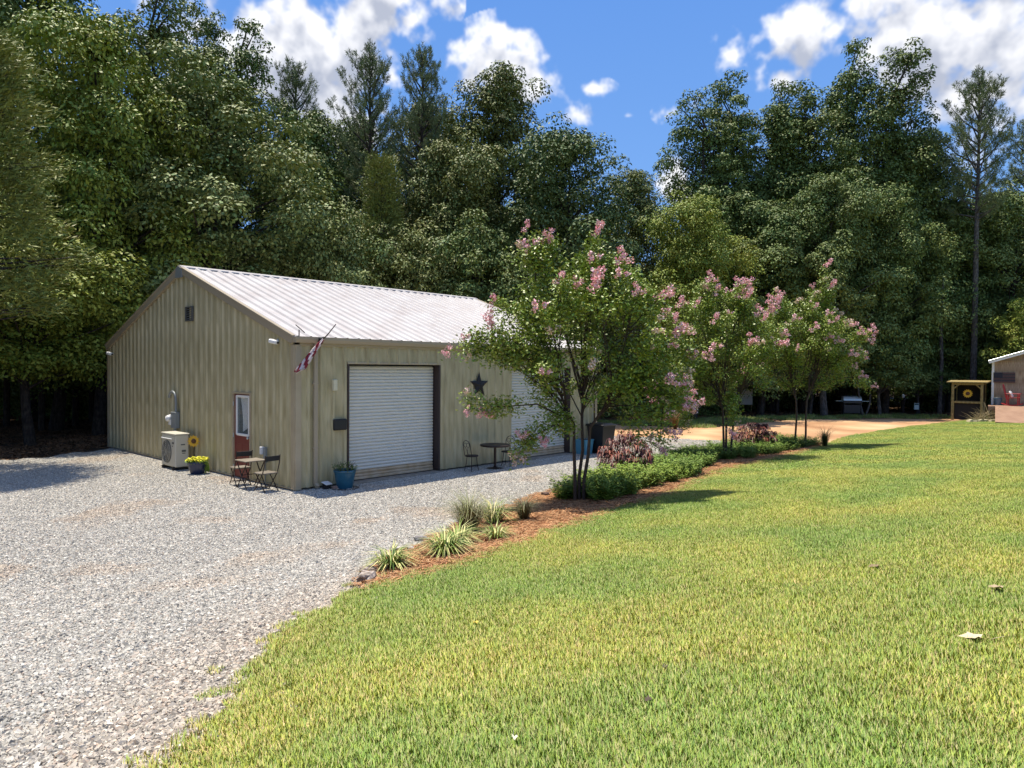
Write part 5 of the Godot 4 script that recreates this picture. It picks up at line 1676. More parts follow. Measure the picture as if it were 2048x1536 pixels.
	T.call("broadleaf_tree", "dark tree right of the farthest pink myrtle", oak2, M.leaf_mid, 1770, 365, 43.5, 16, 0.72, 0.2)
	T.call("pine_tree", "tall right hand pine with long bare trunk", p2, M.needle, 1946, 150, 43, 20, 0.78, 1.1, M.bark_grey)
	T.call("pine_tree", "pine cut off by the right edge of the picture", p1, M.needle, 2052, 236, 48, 20, 0.85, 2.6)
	T.call("broadleaf_tree", "mid green tree behind the right pine's trunk", oak2, M.leaf_mid, 1880, 395, 46, 16, 0.72, 5.6)
	T.call("broadleaf_tree", "mid green tree above the shed roof", oak2, M.leaf_gum, 2020, 380, 45, 16, 0.76, 1.4)
	T.call("understory_tree", "yellow green young tree at the right edge over the shed", small, M.leaf_lime, 2062, 600, 41, 8, 0.7, 0.4)
	T.call("understory_tree", "small shaded tree behind the timber kiosk", small, M.leaf_mid, 1900, 560, 46, 8, 0.85, 3.1)
	T.call("dogwood_tree", "flat layered dogwood before the dark woods at right", layer, M.leaf_mid, 1762, 697, 41.6, 4, 1.0, 0.6, M.bark_grey)
	T.call("dogwood_tree", "smaller layered dogwood half hidden left of the kiosk", layer, M.leaf_mid, 1838, 728, 44.5, 4, 0.9, 2.2, M.bark_grey)
	T.call("dogwood_tree", "low layered dogwood left of the barbecue grill", layer, M.leaf_gum, 1620, 715, 42.6, 4, 1.0, 4.0, M.bark_grey)
	# forked sapling stems and thin bare trunks in the shade
	rng.seed = 131
	for q in [[1728, 41.4, "forked pale sapling stem beside the barbecue grill"], [1880, 43.5, "thin bare trunk left of the timber kiosk"], [1708, 44.0, "dark thin trunk behind the barbecue grill"], [1555, 43.5, "thin dark trunk behind the middle pink myrtle"], [1806, 45.5, "thin bare trunk right of the layered dogwood"], [82, 28.5, "thin trunk in the black shade left of the garage"], [150, 31.0, "second thin trunk in the shade nearer the garage"], [12, 30.5, "thin trunk at far left in the shade"], [182, 33.5, "thin trunk beside the dark left garage corner"]]:
		var x: float = (q[0] - 1024.0) / 1400.0 * q[1]
		var o := thing("bare_trunk", q[2], "tree", onland(x, -q[1], -0.06), Basis(), "thin trunks in the shade")
		var b := MB.new()
		var hh := rng.randf_range(8, 10)
		if q[0] == 1728:
			b.tube([Vector3(0.05, -0.1, 0), Vector3(-0.25, 0.9, 0), Vector3(-0.42, 2.1, 0.1), Vector3(-0.5, 3.6, 0.1)], [0.07, 0.06, 0.045, 0.02], 7)
			b.tube([Vector3(0.08, -0.1, 0), Vector3(0.38, 0.8, 0), Vector3(0.42, 2.0, -0.1), Vector3(0.6, 3.6, 0)], [0.07, 0.055, 0.04, 0.02], 7)
			hh = 3.6
		else:
			b.tube([Vector3(0, -0.1, 0), Vector3(0.06, hh * 0.4, 0.02), Vector3(-0.05, hh * 0.7, 0), Vector3(0.1, hh, 0)], [0.13, 0.11, 0.09, 0.04], 8)
		put(b, "trunk", M.bark_grey if q[0] in [1728, 1880] else M.bark, o)
		b = MB.new()
		for k in 5: clump(b, Vector3(rng.randf_range(-1, 1), hh + rng.randf_range(-1.0, 0.4), rng.randf_range(-1, 1)), 0.8, 70, 0.2, 0.11)
		put(b, "crown", M.leaf_mid, o)
	# the wood behind, as one mass
	var body := ArrayMesh.new()
	body.add_surface_from_arrays(Mesh.PRIMITIVE_TRIANGLES, oak2[0].surface_get_arrays(0))
	body.add_surface_from_arrays(Mesh.PRIMITIVE_TRIANGLES, oak2[1].surface_get_arrays(0))
	body.surface_set_material(0, M.bark)
	body.surface_set_material(1, M.leaf_gum)
	var xf := []
	rng.seed = 141
	for row in 4:
		var depth := 50.0 + row * 7.0
		var x := -depth * 0.95
		while x < depth * 0.95:
			var px := 1024.0 + x / depth * 1400.0
			var hh := rng.randf_range(13.0, 16.0)
			if px > 1130 and px < 1430: hh = rng.randf_range(9.0, 11.0) * depth / 55.0
			elif px > 500 and px < 700: hh = rng.randf_range(11.0, 14.0)
			xf.append(Transform3D(Basis(Vector3.UP, rng.randf() * TAU).scaled(Vector3(0.95, hh / 16.0, 0.95)), Vector3(x + rng.randf_range(-1, 1), -0.1, -depth + rng.randf_range(-2, 2))))
			x += rng.randf_range(4.2, 6.5)
	for k in 26:   # the flank left of the garage
		xf.append(Transform3D(Basis(Vector3.UP, rng.randf() * TAU).scaled(Vector3.ONE * rng.randf_range(0.75, 1.0)), Vector3(rng.randf_range(-48, -27), -0.1, rng.randf_range(-52, -26))))
	for k in 14:   # and on past the left edge of the picture along the drive
		xf.append(Transform3D(Basis(Vector3.UP, rng.randf() * TAU).scaled(Vector3.ONE * rng.randf_range(0.85, 1.05)), Vector3(-22.0 - (k % 2) * 5.5 + rng.randf_range(-1, 1), -0.1, -22.0 + k * 2.6)))
	var mm := MultiMesh.new()
	mm.transform_format = MultiMesh.TRANSFORM_3D
	mm.mesh = body
	mm.instance_count = xf.size()
	for k in xf.size(): mm.set_instance_transform(k, xf[k])
	var o := MultiMeshInstance3D.new()
	o.multimesh = mm
	o.name = "woods"
	add_child(o)
	o.set_meta("kind", "stuff")
	o.set_meta("label", "dark deep woods standing behind the front rows of trees")
	o.set_meta("category", "woods")
	# brush on the woodland floor
	var bush := broadleaf(151, 2.2, 0.05, 1.3, 34, 80, 0.5, 0.15, 3)
	var bx := []
	for k in 150:
		var px := rng.randf_range(-100, 2150)
		var depth := rng.randf_range(46, 58) if px > 300 else rng.randf_range(34, 50)
		if px > 1180 and px < 1420: depth = rng.randf_range(37, 50)
		bx.append(Transform3D(Basis(Vector3.UP, rng.randf() * TAU).scaled(Vector3(1, rng.randf_range(0.6, 1.5), 1)), Vector3((px - 1024.0) / 1400.0 * depth, -0.1, -depth)))
	multi("undergrowth", "low dark brush growing on the floor of the woods", bush[1], M.leaf_mid, bx, [])

# ------------------------------------------------------------------ crape myrtles
var panicles := []

func make_panicles() -> void:
	for v in 7:
		rng.seed = 200 + v
		var b := MB.new()
		var pale := v in [3, 5]
		var blobs := []
		for k in [4, 6, 3, 3, 5, 2, 7][v]:
			blobs.append([Vector3(rng.randf_range(-0.08, 0.08), 0.03 + k * 0.038 + rng.randf_range(-0.02, 0.02), rng.randf_range(-0.08, 0.08)), rng.randf_range(0.035, 0.065)])
		for q: Array in blobs:
			b.col = Color(0.30, 0.30, 0.08)
			b.leaf(Vector3(0, -0.04, 0), (q[0] + Vector3(0, 0.06, 0)).normalized(), Vector3.BACK, (q[0] + Vector3(0, 0.06, 0)).length(), 0.008)
			for k in 34:
				var d := rv()
				var p: Vector3 = q[0] + d * q[1] * (0.55 + 0.45 * rng.randf())
				var nn := (d + rv() * 0.9).normalized()
				var al := rv()
				al = (al - nn * al.dot(nn)).normalized()
				b.col = Color(0.86, 0.36, 0.44).lerp(Color(0.94, 0.68, 0.66), rng.randf()) * rng.randf_range(0.8, 1.1)
				if pale: b.col = Color(0.86, 0.62, 0.55).lerp(Color(0.62, 0.50, 0.30), rng.randf())
				b.leaf(p, al, nn, rng.randf_range(0.026, 0.044), rng.randf_range(0.020, 0.034))
		panicles.append(b.mesh())

func myrtle(label: String, x: float, z: float, seed_: int, hh: float, stems: Array, domes: Array, extra: Array, blooms: int) -> void:
	rng.seed = seed_
	var o := thing("crape_myrtle", label, "tree", onland(x, z, 0.0), Basis(), "pink crape myrtles in the bed")
	var twigs := []
	var forks := []
	var branches := MB.new()
	for s: Array in stems:   # each trunk is a part of its own
		var b := MB.new()
		var p0: Vector3 = s[0]
		b.tube([p0 + Vector3(0, -0.15, 0), p0.lerp(s[1], 0.3) + rv() * 0.025, p0.lerp(s[1], 0.65) + rv() * 0.03, s[1], s[2], s[2] + Vector3(rng.randf_range(-0.2, 0.2), 1.1, rng.randf_range(-0.2, 0.2))], [0.038, 0.034, 0.031, 0.028, 0.020, 0.008], 9)
		put(b, "trunk", M.bark_myrtle, o)
	for e: Array in extra:   # long arching or drooping limbs
		branches.tube(e, [0.018, 0.014, 0.010, 0.006], 5, false)
		for k in range(1, e.size()):
			for j in 3:
				var q: Vector3 = e[k - 1].lerp(e[k], rng.randf_range(0.2, 1.0))
				twigs.append([q, q + rv() * 0.14, q + (rv() * 0.6 + (e[k] - e[k - 1]).normalized()) * 0.30])
		twigs.append([e[-2], e[-2].lerp(e[-1], 0.5), e[-1]])
	for dm: Array in domes:   # centre, half sizes, twigs
		for k in dm[2]:
			var d := rv()
			if d.y < -0.35 and rng.randf() < 0.6: d.y = -d.y
			var e: Vector3 = dm[0] + d * dm[1] * pow(rng.randf(), 0.40)
			var s: Array = stems[0]
			for q: Array in stems:
				if (q[2] - e).length() < (s[2] - e).length(): s = q
			var st: Vector3 = s[1].lerp(s[2], rng.randf_range(0.1, 1.0))
			if k % 4 != 0:   # fork from the nearest limb that is already there
				for q: Vector3 in forks:
					if q.y < e.y + 0.2 and (q - e).length() < (st - e).length(): st = q
			else: forks.append(st.lerp(e, 0.6) + Vector3(0, 0.10, 0))
			var mid := st.lerp(e, 0.6) + Vector3(0, 0.10, 0) + (rv() * 0.06 if k % 4 != 0 else Vector3.ZERO)
			branches.tube([st, st.lerp(mid, 0.5) + rv() * 0.03, mid, e], [0.013 if k % 4 == 0 else 0.007, 0.010 if k % 4 == 0 else 0.006, 0.006, 0.003], 4, false)
			twigs.append([mid.lerp(e, 0.35), mid.lerp(e, 0.7) + rv() * 0.04, e])
	put(branches, "branches", M.bark_myrtle, o)
	var lf := MB.new()
	for t: Array in twigs:
		var n := 125
		for k in n:
			var f := rng.randf()
			var p: Vector3 = t[0].lerp(t[1], f * 2) if f < 0.5 else t[1].lerp(t[2], f * 2 - 1)
			p += rv() * 0.19 * (0.3 + rng.randf())
			var d: Vector3 = (t[2] - t[0]).normalized()
			var nn := (Vector3.UP + rv() * 0.9).normalized()
			var al := d * 0.5 + rv()
			al = (al - nn * al.dot(nn)).normalized()
			lf.col = tint(0.35, 0.3)
			if rng.randf() < 0.03: lf.col = Color(3.2, 1.2, 0.9)
			lf.leaf(p, al, nn, rng.randf_range(0.055, 0.090), rng.randf_range(0.030, 0.048))
	put(lf, "crown", M.leaf_myrtle, o)
	# blossom spikes sit at the ends of outer twigs
	var mid := Vector3(0, hh * 0.58, 0)
	var rank := func(t: Array) -> float: return ((t[2] - mid) / Vector3(1.9, hh * 0.42, 1.9)).length() + t[2].z * 0.26
	twigs.sort_custom(func(a: Array, b: Array) -> bool: return rank.call(a) > rank.call(b))
	var k := 0
	var done := []
	for t: Array in twigs:
		if k >= blooms: break
		var close := false
		for q: Vector3 in done: close = close or q.distance_to(t[2]) < 0.30
		if close: continue
		done.append(t[2])
		var d: Vector3 = ((t[2] - t[0]).normalized() * 0.7 + Vector3(0, 0.4, 0.25)).normalized()
		var sx := d.cross(Vector3.RIGHT).normalized()
		var sc := rng.randf_range(0.75, 1.5)
		place(panicles[k % 7], "flower_panicle", M.petal, o, Transform3D(Basis(sx, d, sx.cross(d)).scaled(Vector3.ONE * sc), t[2] + d * -0.03))
		k += 1

func myrtles() -> void:
	make_panicles()
	var st1 := [[Vector3(-0.06, 0, 0.03), Vector3(-0.10, 1.45, 0.05), Vector3(-0.42, 2.15, 0.08)], [Vector3(0.03, 0, -0.05), Vector3(0.06, 1.50, -0.05), Vector3(0.10, 2.3, -0.30)], [Vector3(0.09, 0, 0.05), Vector3(0.20, 1.40, 0.08), Vector3(0.62, 2.05, 0.18)]]
	var ex1 := [[Vector3(-0.10, 1.45, 0.05), Vector3(-0.75, 2.30, 0.15), Vector3(-1.45, 2.85, 0.2), Vector3(-2.05, 2.82, 0.25)], [Vector3(-0.10, 1.50, 0.05), Vector3(-0.8, 1.85, 0.3), Vector3(-1.5, 1.80, 0.4), Vector3(-2.1, 1.85, 0.4)], [Vector3(-0.08, 1.35, 0.05), Vector3(-0.45, 1.48, 0.3), Vector3(-0.85, 1.28, 0.4), Vector3(-1.15, 1.02, 0.42)], [Vector3(-0.3, 2.0, 0.08), Vector3(-1.0, 2.7, 0.1), Vector3(-1.6, 3.1, 0.1), Vector3(-2.0, 3.05, 0.2)], [Vector3(-0.35, 2.2, 0.08), Vector3(-0.7, 3.2, 0.1), Vector3(-0.85, 4.2, 0.1), Vector3(-0.85, 5.0, 0.1)], [Vector3(0.1, 2.3, -0.3), Vector3(0.15, 3.2, -0.2), Vector3(0.2, 4.1, 0.0), Vector3(0.28, 4.85, 0.0)], [Vector3(0.5, 2.0, 0.18), Vector3(1.1, 2.3, 0.3), Vector3(1.5, 1.9, 0.4), Vector3(1.42, 1.15, 0.45)], [Vector3(0.5, 2.0, 0.18), Vector3(1.2, 2.7, 0.2), Vector3(1.7, 3.0, 0.2), Vector3(2.0, 2.8, 0.2)]]
	myrtle("nearest pink crape myrtle on three dark stems before the garage", 1.27, -13.17, 211, 4.9, st1, [[Vector3(0.0, 3.15, 0), Vector3(1.85, 1.55, 1.7), 150], [Vector3(-1.1, 2.75, 0.1), Vector3(0.85, 0.55, 0.8), 30], [Vector3(1.2, 2.15, 0.1), Vector3(0.95, 1.0, 0.8), 54], [Vector3(-0.8, 4.4, 0), Vector3(0.5, 0.55, 0.5), 16], [Vector3(0.3, 4.35, 0), Vector3(0.5, 0.5, 0.5), 16], [Vector3(1.0, 3.9, 0), Vector3(0.6, 0.5, 0.6), 16]], ex1, 50)
	var st2 := [[Vector3(-0.06, 0, 0.0), Vector3(-0.14, 1.5, 0.0), Vector3(-0.5, 2.2, 0.1)], [Vector3(0.10, 0, 0.02), Vector3(0.22, 1.5, 0.05), Vector3(0.45, 2.2, 0.05)], [Vector3(0.02, 0, -0.08), Vector3(0.0, 1.5, -0.1), Vector3(-0.05, 2.3, -0.3)]]
	var ex2 := [[Vector3(-0.14, 1.5, 0.0), Vector3(-0.7, 1.9, 0.2), Vector3(-1.25, 1.6, 0.3), Vector3(-1.3, 1.15, 0.3)], [Vector3(0.0, 1.6, 0.0), Vector3(0.05, 1.9, 0.35), Vector3(0.0, 1.6, 0.55), Vector3(-0.05, 1.35, 0.6)], [Vector3(-0.3, 2.1, 0.0), Vector3(-0.9, 2.9, 0.1), Vector3(-1.4, 3.3, 0.1), Vector3(-1.7, 3.2, 0.1)], [Vector3(0.3, 2.1, 0.0), Vector3(0.4, 3.3, 0.1), Vector3(0.42, 4.3, 0.1), Vector3(0.45, 5.2, 0.1)], [Vector3(-0.3, 2.1, 0.0), Vector3(-0.6, 3.3, 0.1), Vector3(-0.7, 4.3, 0.1), Vector3(-0.75, 5.0, 0.1)]]
	myrtle("middle pink crape myrtle with thick bloom on a low branch", 6.35, -20.6, 212, 4.7, st2, [[Vector3(-0.35, 3.4, 0), Vector3(1.85, 1.6, 1.7), 150], [Vector3(0.8, 3.2, 0), Vector3(1.0, 1.3, 1.0), 40], [Vector3(-1.5, 2.1, 0.2), Vector3(1.1, 0.95, 0.9), 56], [Vector3(0.4, 4.7, 0), Vector3(0.5, 0.6, 0.5), 14], [Vector3(-0.8, 4.6, 0), Vector3(0.6, 0.5, 0.5), 14]], ex2, 50)
	var st3 := [[Vector3(-0.16, 0, 0.0), Vector3(-0.16, 1.6, 0.0), Vector3(-0.4, 2.4, 0.1)], [Vector3(0.16, 0, 0.0), Vector3(0.20, 1.6, 0.0), Vector3(0.5, 2.4, 0.0)]]
	var ex3 := [[Vector3(-0.1, 1.9, 0), Vector3(-0.9, 2.4, 0.1), Vector3(-1.5, 2.6, 0.1), Vector3(-1.9, 2.4, 0.2)], [Vector3(0.2, 1.9, 0), Vector3(1.0, 2.3, 0.1), Vector3(1.6, 2.4, 0.1), Vector3(2.1, 2.2, 0.1)], [Vector3(0.3, 2.4, 0), Vector3(0.7, 3.5, 0.0), Vector3(0.8, 4.6, 0.0), Vector3(0.75, 5.7, 0.0)], [Vector3(-0.3, 2.4, 0), Vector3(-0.6, 3.5, 0.0), Vector3(-0.8, 4.4, 0.0), Vector3(-0.9, 5.1, 0.0)], [Vector3(0.3, 2.4, 0), Vector3(1.3, 3.2, 0.0), Vector3(1.8, 3.7, 0.0), Vector3(2.1, 3.8, 0.0)], [Vector3(0.0, 2.2, 0), Vector3(0.1, 3.2, 0.3), Vector3(0.1, 3.8, 0.3), Vector3(0.1, 4.4, 0.3)]]
	myrtle("farthest pink crape myrtle on two slim stems nearest the lawn", 9.75, -23.6, 213, 5.2, st3, [[Vector3(0.1, 3.55, 0), Vector3(1.75, 1.5, 1.6), 150], [Vector3(1.2, 2.9, 0), Vector3(0.9, 0.8, 0.8), 34], [Vector3(-1.0, 2.8, 0.1), Vector3(0.9, 0.8, 0.8), 30], [Vector3(0.6, 5.0, 0), Vector3(0.45, 0.7, 0.45), 18], [Vector3(-0.7, 4.7, 0), Vector3(0.5, 0.5, 0.5), 14]], ex3, 46)

# ------------------------------------------------------------------ plants in the bed
func red_mound(label: String, x: float, z: float, seed_: int, r: float, hh: float) -> void:
	rng.seed = seed_
	var o := thing("red_leaf_shrub", label, "shrub", onland(x, z), Basis(), "dark red shrubs in the bed")
	var b := MB.new()
	for k in 9:
		var a := k * 2.4
		b.tube([Vector3(0, -0.05, 0), Vector3(cos(a) * r * 0.25, hh * 0.5, sin(a) * r * 0.25), Vector3(cos(a) * r * 0.6, hh * 0.7, sin(a) * r * 0.6)], [0.02, 0.014, 0.006], 5)
	put(b, "stems", M.bark_myrtle, o)
	b = MB.new()
	for k in 190:   # drooping whorls
		var d := rv()
		if d.y < -0.15: d.y = -d.y
		var c := Vector3(d.x * r * 0.82, hh * (0.30 + 0.66 * d.y), d.z * r * 0.82) * rng.randf_range(0.8, 1.02)
		var pick := rng.randf()
		for m in 11:
			var a := TAU * m / 11.0 + rng.randf()
			var out := (Vector3(cos(a), 0.35, sin(a)) + d * 0.5).normalized()
			var ln := rng.randf_range(0.13, 0.22)
			var mid := c + out * ln * 0.6
			var tip := mid + (out * 0.35 + Vector3(0, -0.9, 0)).normalized() * ln * 0.75
			b.col = Color(0.085, 0.028, 0.032)
			if pick < 0.30: b.col = Color(0.24, 0.075, 0.05)
			elif rng.randf() < 0.22: b.col = Color(0.24, 0.19, 0.14)
			b.col *= rng.randf_range(0.7, 1.35)
			var sd := Vector3(-sin(a), 0, cos(a)) * 0.013
			b.blade(c, sd, mid, tip, (Vector3(0, 1, 0) + out * 0.6).normalized())
	put(b, "foliage", M.leaf_red, o)

func tussock(called: String, label: String, category: String, x: float, z: float, seed_: int, n: int, ln: float, wd: float, arch: float, cols: Array, group: String) -> void:
	rng.seed = seed_
	var b := MB.new()
	for k in n:
		var a := rng.randf() * TAU
		var out := Vector3(cos(a), 0, sin(a))
		var l := ln * rng.randf_range(0.6, 1.15)
		var lean := rng.randf_range(0.15, 1.0) * arch
		var p := out * rng.randf() * 0.07
		var mid := p + (Vector3.UP + out * lean).normalized() * l * 0.6
		var tip := mid + (Vector3.UP * (0.55 - lean * 0.85) + out * (0.4 + lean)).normalized() * l * 0.55
		b.col = cols[rng.randi() % cols.size()] * rng.randf_range(0.75, 1.2)
		b.blade(p + Vector3(0, -0.02, 0), Vector3(-sin(a), 0, cos(a)) * wd * 0.5, mid, tip, (Vector3(0, 1, 0) * 0.8 - out * 0.2 + rv() * 0.3).normalized())
	var o := thing(called, label, category, onland(x, z, 0.01), Basis(), group)
	put(b, "blades", M.grass, o)
	b = MB.new()
	b.lathe([Vector2(0.085, -0.03), Vector2(0.075, 0.02), Vector2(0.03, 0.05), Vector2(0.0, 0.055)], 8)
	put(b, "crown_base", M.soil, o)

func rock(label: String, x: float, z: float, s: Vector3, seed_: int, col: Color) -> void:
	rng.seed = seed_
	var im := SphereMesh.new()
	im.radius = 0.5; im.height = 1.0; im.radial_segments = 14; im.rings = 8
	var a := im.get_mesh_arrays()
	var n := FastNoiseLite.new()
	n.seed = seed_; n.frequency = 1.4
	var v: PackedVector3Array = a[Mesh.ARRAY_VERTEX]
	for k in v.size():
		var p := v[k]
		p = p.sign() * Vector3(pow(absf(p.x * 2), 0.65), pow(absf(p.y * 2), 0.65), pow(absf(p.z * 2), 0.65)) * 0.42
		p *= 1.0 + 0.45 * n.get_noise_3dv(v[k] * 1.6)
		v[k] = p * s
	var st := SurfaceTool.new()
	var ix: PackedInt32Array = a[Mesh.ARRAY_INDEX]
	st.begin(Mesh.PRIMITIVE_TRIANGLES)
	st.set_smooth_group(-1)
	for k in ix: st.add_vertex(v[k])
	st.generate_normals()
	var m: StandardMaterial3D = M.stone.duplicate()
	m.albedo_color = col
	var o := place(st.commit(), "rock", m, self, Transform3D(Basis(Vector3.UP, rng.randf() * TAU), onland(x, z, s.y * 0.22)))
	tag(o, label, "rock", "rocks edging the bed")

func bed_plants() -> void:
	red_mound("nearer dark red drooping shrub beside the three stem myrtle", 2.72, -16.6, 301, 0.72, 1.12)
	red_mound("farther dark red drooping shrub between the two far myrtles", 8.05, -23.1, 302, 0.80, 0.92)
	# leafy ground cover along the bed
	rng.seed = 310
	var b := MB.new()
	for k in 26:
		var a := rng.randf() * TAU
		var q := sqrt(rng.randf()) * 0.18
		var base := Vector3(cos(a) * q, 0, sin(a) * q)
		var top := base + Vector3(cos(a) * q * 0.8, rng.randf_range(0.22, 0.42), sin(a) * q * 0.8)
		for m in 22:
			var f := rng.randf_range(0.15, 1.05)
			var az := rng.randf() * TAU
			var al := Vector3(cos(az), 0.35, sin(az)).normalized()
			var nn := (Vector3.UP + rv() * 0.5)
			nn = (nn - al * nn.dot(al)).normalized()
			b.col = tint(0.35, 0.2)
			b.leaf(base.lerp(top, f), al, nn, rng.randf_range(0.05, 0.085), rng.randf_range(0.016, 0.03))
	var xf := []; var cols := []
	for k in 2600:
		var t := rng.randf_range(2.6, 17.5)
		var lo := lerpf(4.3, 3.3, clampf((t - 3.0) / 5.0, 0, 1))
		var hi := 6.0 if t < 4.6 else (5.65 if t < 7.6 else 4.7)
		if t < 4.0: lo = 4.9
		var s := rng.randf_range(lo, hi)
		if t > 9.6 and t < 11.2: s = rng.randf_range(3.0, 4.2)
		if t > 11.2: s = rng.randf_range(2.9, 4.75)
		var p := at(t, s)
		if zone(Vector2(p.x, p.z), LAWN, 0.12) < 0.12: continue
		if Vector2(p.x - 1.27, p.z + 13.17).length() < 0.35: continue
		if xf.size() >= 300: break
		var sc := rng.randf_range(0.75, 1.25) * (0.8 if t > 8 else 1.0)
		xf.append(Transform3D(Basis(Vector3.UP, rng.randf() * TAU).scaled(Vector3(1.15, sc, 1.15)), onland(p.x, p.z, 0.0)))
		cols.append(Color(1.1, 1.05, 0.9) if t < 6.8 else Color(0.85, 0.88, 0.95))
	multi("ground_cover", "leafy green ground cover filling the bed under the myrtles", b.mesh(), M.leaf_ground, xf, cols)
	var cream := [Color(0.62, 0.56, 0.26), Color(0.20, 0.27, 0.06), Color(0.50, 0.50, 0.20), Color(0.12, 0.20, 0.045)]
	var grey := [Color(0.24, 0.25, 0.12), Color(0.34, 0.31, 0.19), Color(0.16, 0.18, 0.08)]
	var g := "variegated lilyturf clumps along the bed"
	tussock("lilyturf", "cream striped lilyturf clump nearest the end of the bed", "plant", -1.36, -7.95, 321, 240, 0.36, 0.015, 1.7, cream, g)
	tussock("lilyturf", "largest cream striped lilyturf clump, second along the bed", "plant", -0.80, -8.55, 322, 300, 0.42, 0.015, 1.7, cream, g)
	tussock("lilyturf", "cream striped lilyturf clump just behind the largest one", "plant", -0.70, -9.25, 323, 220, 0.38, 0.014, 1.6, cream, g)
	tussock("lilyturf", "small cream striped lilyturf clump nearest the lawn edge", "plant", -0.20, -9.45, 324, 170, 0.30, 0.013, 1.5, cream, g)
	tussock("lilyturf", "cream lilyturf clump behind the tall grey grass", "plant", -0.28, -11.0, 325, 260, 0.50, 0.014, 1.3, cream, g)
	tussock("ornamental_grass", "tall grey green fine grass clump beside the gravel", "plant", -0.62, -10.3, 326, 620, 0.72, 0.007, 0.85, grey, "fine grass clumps in the bed")
	tussock("ornamental_grass", "dark upright grass clump left of the nearest myrtle", "plant", 0.20, -11.1, 327, 300, 0.46, 0.008, 0.7, [Color(0.14, 0.12, 0.08), Color(0.20, 0.17, 0.10), Color(0.10, 0.12, 0.05)], "fine grass clumps in the bed")
	tussock("ornamental_grass", "dry tan grass clump beyond the dirt path", "plant", 7.3, -31.2, 328, 260, 0.95, 0.014, 0.4, [Color(0.34, 0.25, 0.13), Color(0.26, 0.19, 0.09)], "fine grass clumps in the bed")
	tussock("ornamental_grass", "wispy weeds at the far lawn end of the bed", "plant", 10.45, -23.3, 329, 130, 0.75, 0.012, 0.35, [Color(0.16, 0.18, 0.07), Color(0.10, 0.14, 0.05)], "fine grass clumps in the bed")
	rock("grey angular rock at the near tip of the bed", -1.52, -7.35, Vector3(0.30, 0.17, 0.19), 331, lin(0.50, 0.43, 0.37))
	rock("flat pinkish rock just behind the near bed tip rock", -1.60, -7.85, Vector3(0.30, 0.10, 0.24), 332, lin(0.44, 0.37, 0.33))
	rock("pale flat rock on gravel edge by the second lilyturf", -1.44, -9.15, Vector3(0.36, 0.12, 0.24), 333, lin(0.50, 0.47, 0.43))
	rock("small grey rock on gravel edge near the fine grass", -1.28, -9.85, Vector3(0.22, 0.12, 0.14), 334, lin(0.34, 0.33, 0.33))
	rock("small brown rock beside the nearest myrtle stems", 0.70, -14.2, Vector3(0.22, 0.14, 0.16), 335, lin(0.16, 0.10, 0.08))
	rock("pale flat rock at the gravel edge by middle myrtle", 5.6, -22.0, Vector3(0.55, 0.14, 0.30), 336, lin(0.42, 0.38, 0.35))
	# fallen leaves on the lawn
	var k := 0
	for q in [[2.82, -4.08, "large pale curled leaf lying on the lawn at right", Color(0.62, 0.52, 0.32), 0.15], [3.17, -5.92, "brown curled leaf on the middle of the lawn", Color(0.22, 0.15, 0.09), 0.12], [0.90, -4.0, "small dark leaf on the lawn near the bottom edge", Color(0.06, 0.04, 0.03), 0.06], [0.73, -3.56, "lowest small dark leaf on the lawn", Color(0.07, 0.045, 0.03), 0.06], [3.62, -5.06, "tan leaf at the right edge of the lawn", Color(0.40, 0.30, 0.18), 0.11], [-0.28, -5.24, "yellow leaf on the lawn left of centre", Color(0.55, 0.42, 0.06), 0.06], [0.02, -3.24, "white leaf scrap at the bottom of the lawn", Color(0.55, 0.52, 0.42), 0.045]]:
		rng.seed = 340 + k
		b = MB.new()
		b.col = q[3]
		var a := rng.randf() * TAU
		var al := Vector3(cos(a), 0.0, sin(a))
		var sd := Vector3(-sin(a), 0, cos(a))
		var l: float = q[4]
		var rim := []   # lobed outline, curled up at the edges
		for m in 15:
			var f := TAU * m / 15.0
			var r := l * 0.5 * (0.72 + 0.28 * cos(f * 5.0)) * (1.0 + 0.25 * cos(f))
			rim.append(al * (l * 0.5 + cos(f) * r) + sd * sin(f) * r * 0.85 + Vector3(0, absf(sin(f)) * l * 0.10 + 0.006 * sin(f * 3.0), 0))
		var mid := al * l * 0.5
		for m in 15: b.tri_fan([mid, rim[(m + 1) % 15], rim[m]], Vector3(0, 1, 0) - (rim[m] - mid) * 2.0)
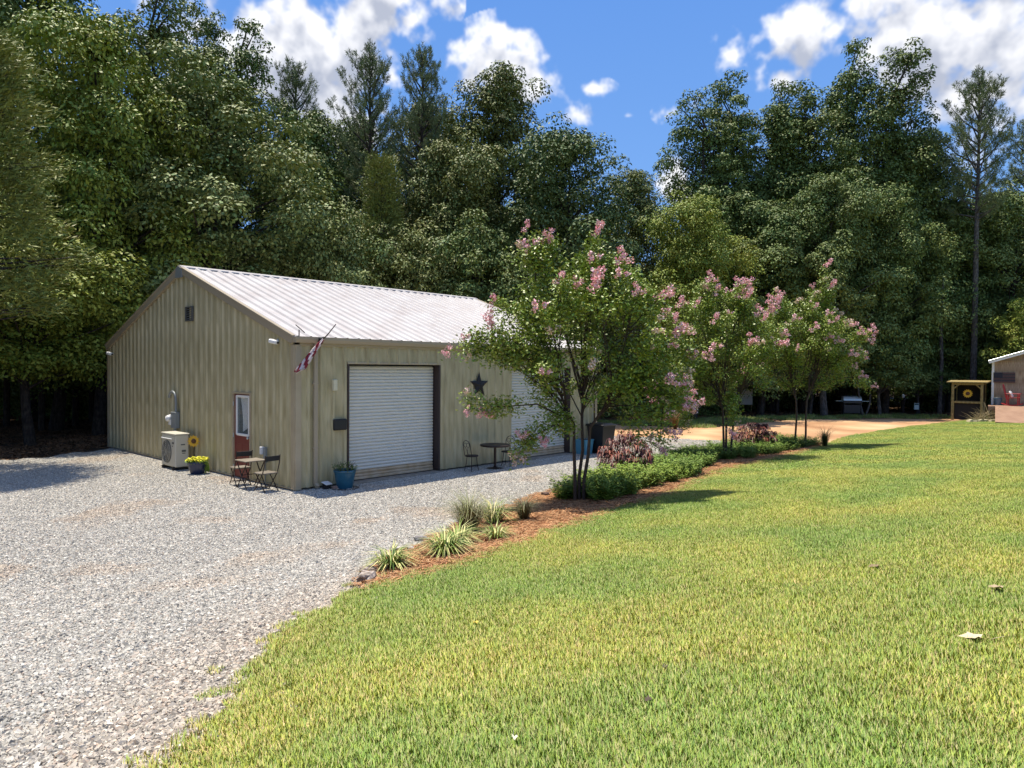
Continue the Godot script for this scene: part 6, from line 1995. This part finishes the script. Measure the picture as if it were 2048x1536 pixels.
		b.tube([al * -l * 0.05, al * -l * 0.3 + Vector3(0, l * 0.1, 0), al * -l * 0.5 + Vector3(0, l * 0.16, 0)], [l * 0.012], 4)
		var lm := vmat(0.7)
		lm.cull_mode = BaseMaterial3D.CULL_DISABLED
		var o := put(b, "fallen_leaf", lm, self, Transform3D(Basis(), onland(q[0], q[1], 0.042)))
		tag(o, q[2], "leaf", "leaves fallen on the lawn")
		k += 1

# ------------------------------------------------------------------ the scene
func _ready() -> void:
	var cam := Camera3D.new()
	cam.name = "camera"
	add_child(cam)
	cam.transform = Transform3D(Basis(Vector3.RIGHT, -0.0224) * Basis(Vector3.BACK, 0.0075), Vector3(0, 2.66, 0))
	cam.fov = 57.5
	cam.near = 0.05
	cam.far = 1500.0
	cam.current = true
	var env := Environment.new()
	env.background_mode = Environment.BG_SKY
	var sky := Sky.new()
	var pan := PanoramaSkyMaterial.new()
	pan.panorama = sky_texture()
	sky.sky_material = pan
	env.sky = sky
	env.background_energy_multiplier = 1.0
	env.tonemap_mode = Environment.TONE_MAPPER_LINEAR
	env.tonemap_exposure = 1.62
	env.sdfgi_enabled = true
	env.ssao_enabled = true
	env.ssil_enabled = true
	var we := WorldEnvironment.new()
	we.name = "world_environment"
	we.environment = env
	add_child(we)
	var sun := DirectionalLight3D.new()
	sun.name = "sun"
	add_child(sun)
	sun.look_at_from_position(Vector3(-0.22, 1.0, -0.20) * 60.0, Vector3.ZERO, Vector3.RIGHT)
	sun.light_energy = 1.4
	sun.light_color = Color(1.0, 0.965, 0.90)
	sun.light_angular_distance = 0.53
	sun.shadow_enabled = true
	var clock := Time.get_ticks_msec()
	for step: Callable in [materials, ground, garage, forest, shed, kiosk, woods_things, heat_pump, electric_meter, spigot_box, pots, sunflower_stake, bistro, round_table, wall_things, flag, bins, myrtles, bed_plants, cover]:
		step.call()
		if step == wall_things:
			security_camera(at(-0.03, -0.73, 3.21), "white security camera near the front corner of the gable")
			security_camera(at(-0.03, -11.0, 3.04), "white security camera at the far left corner of gable")
		print(step.get_method(), " ", Time.get_ticks_msec() - clock)
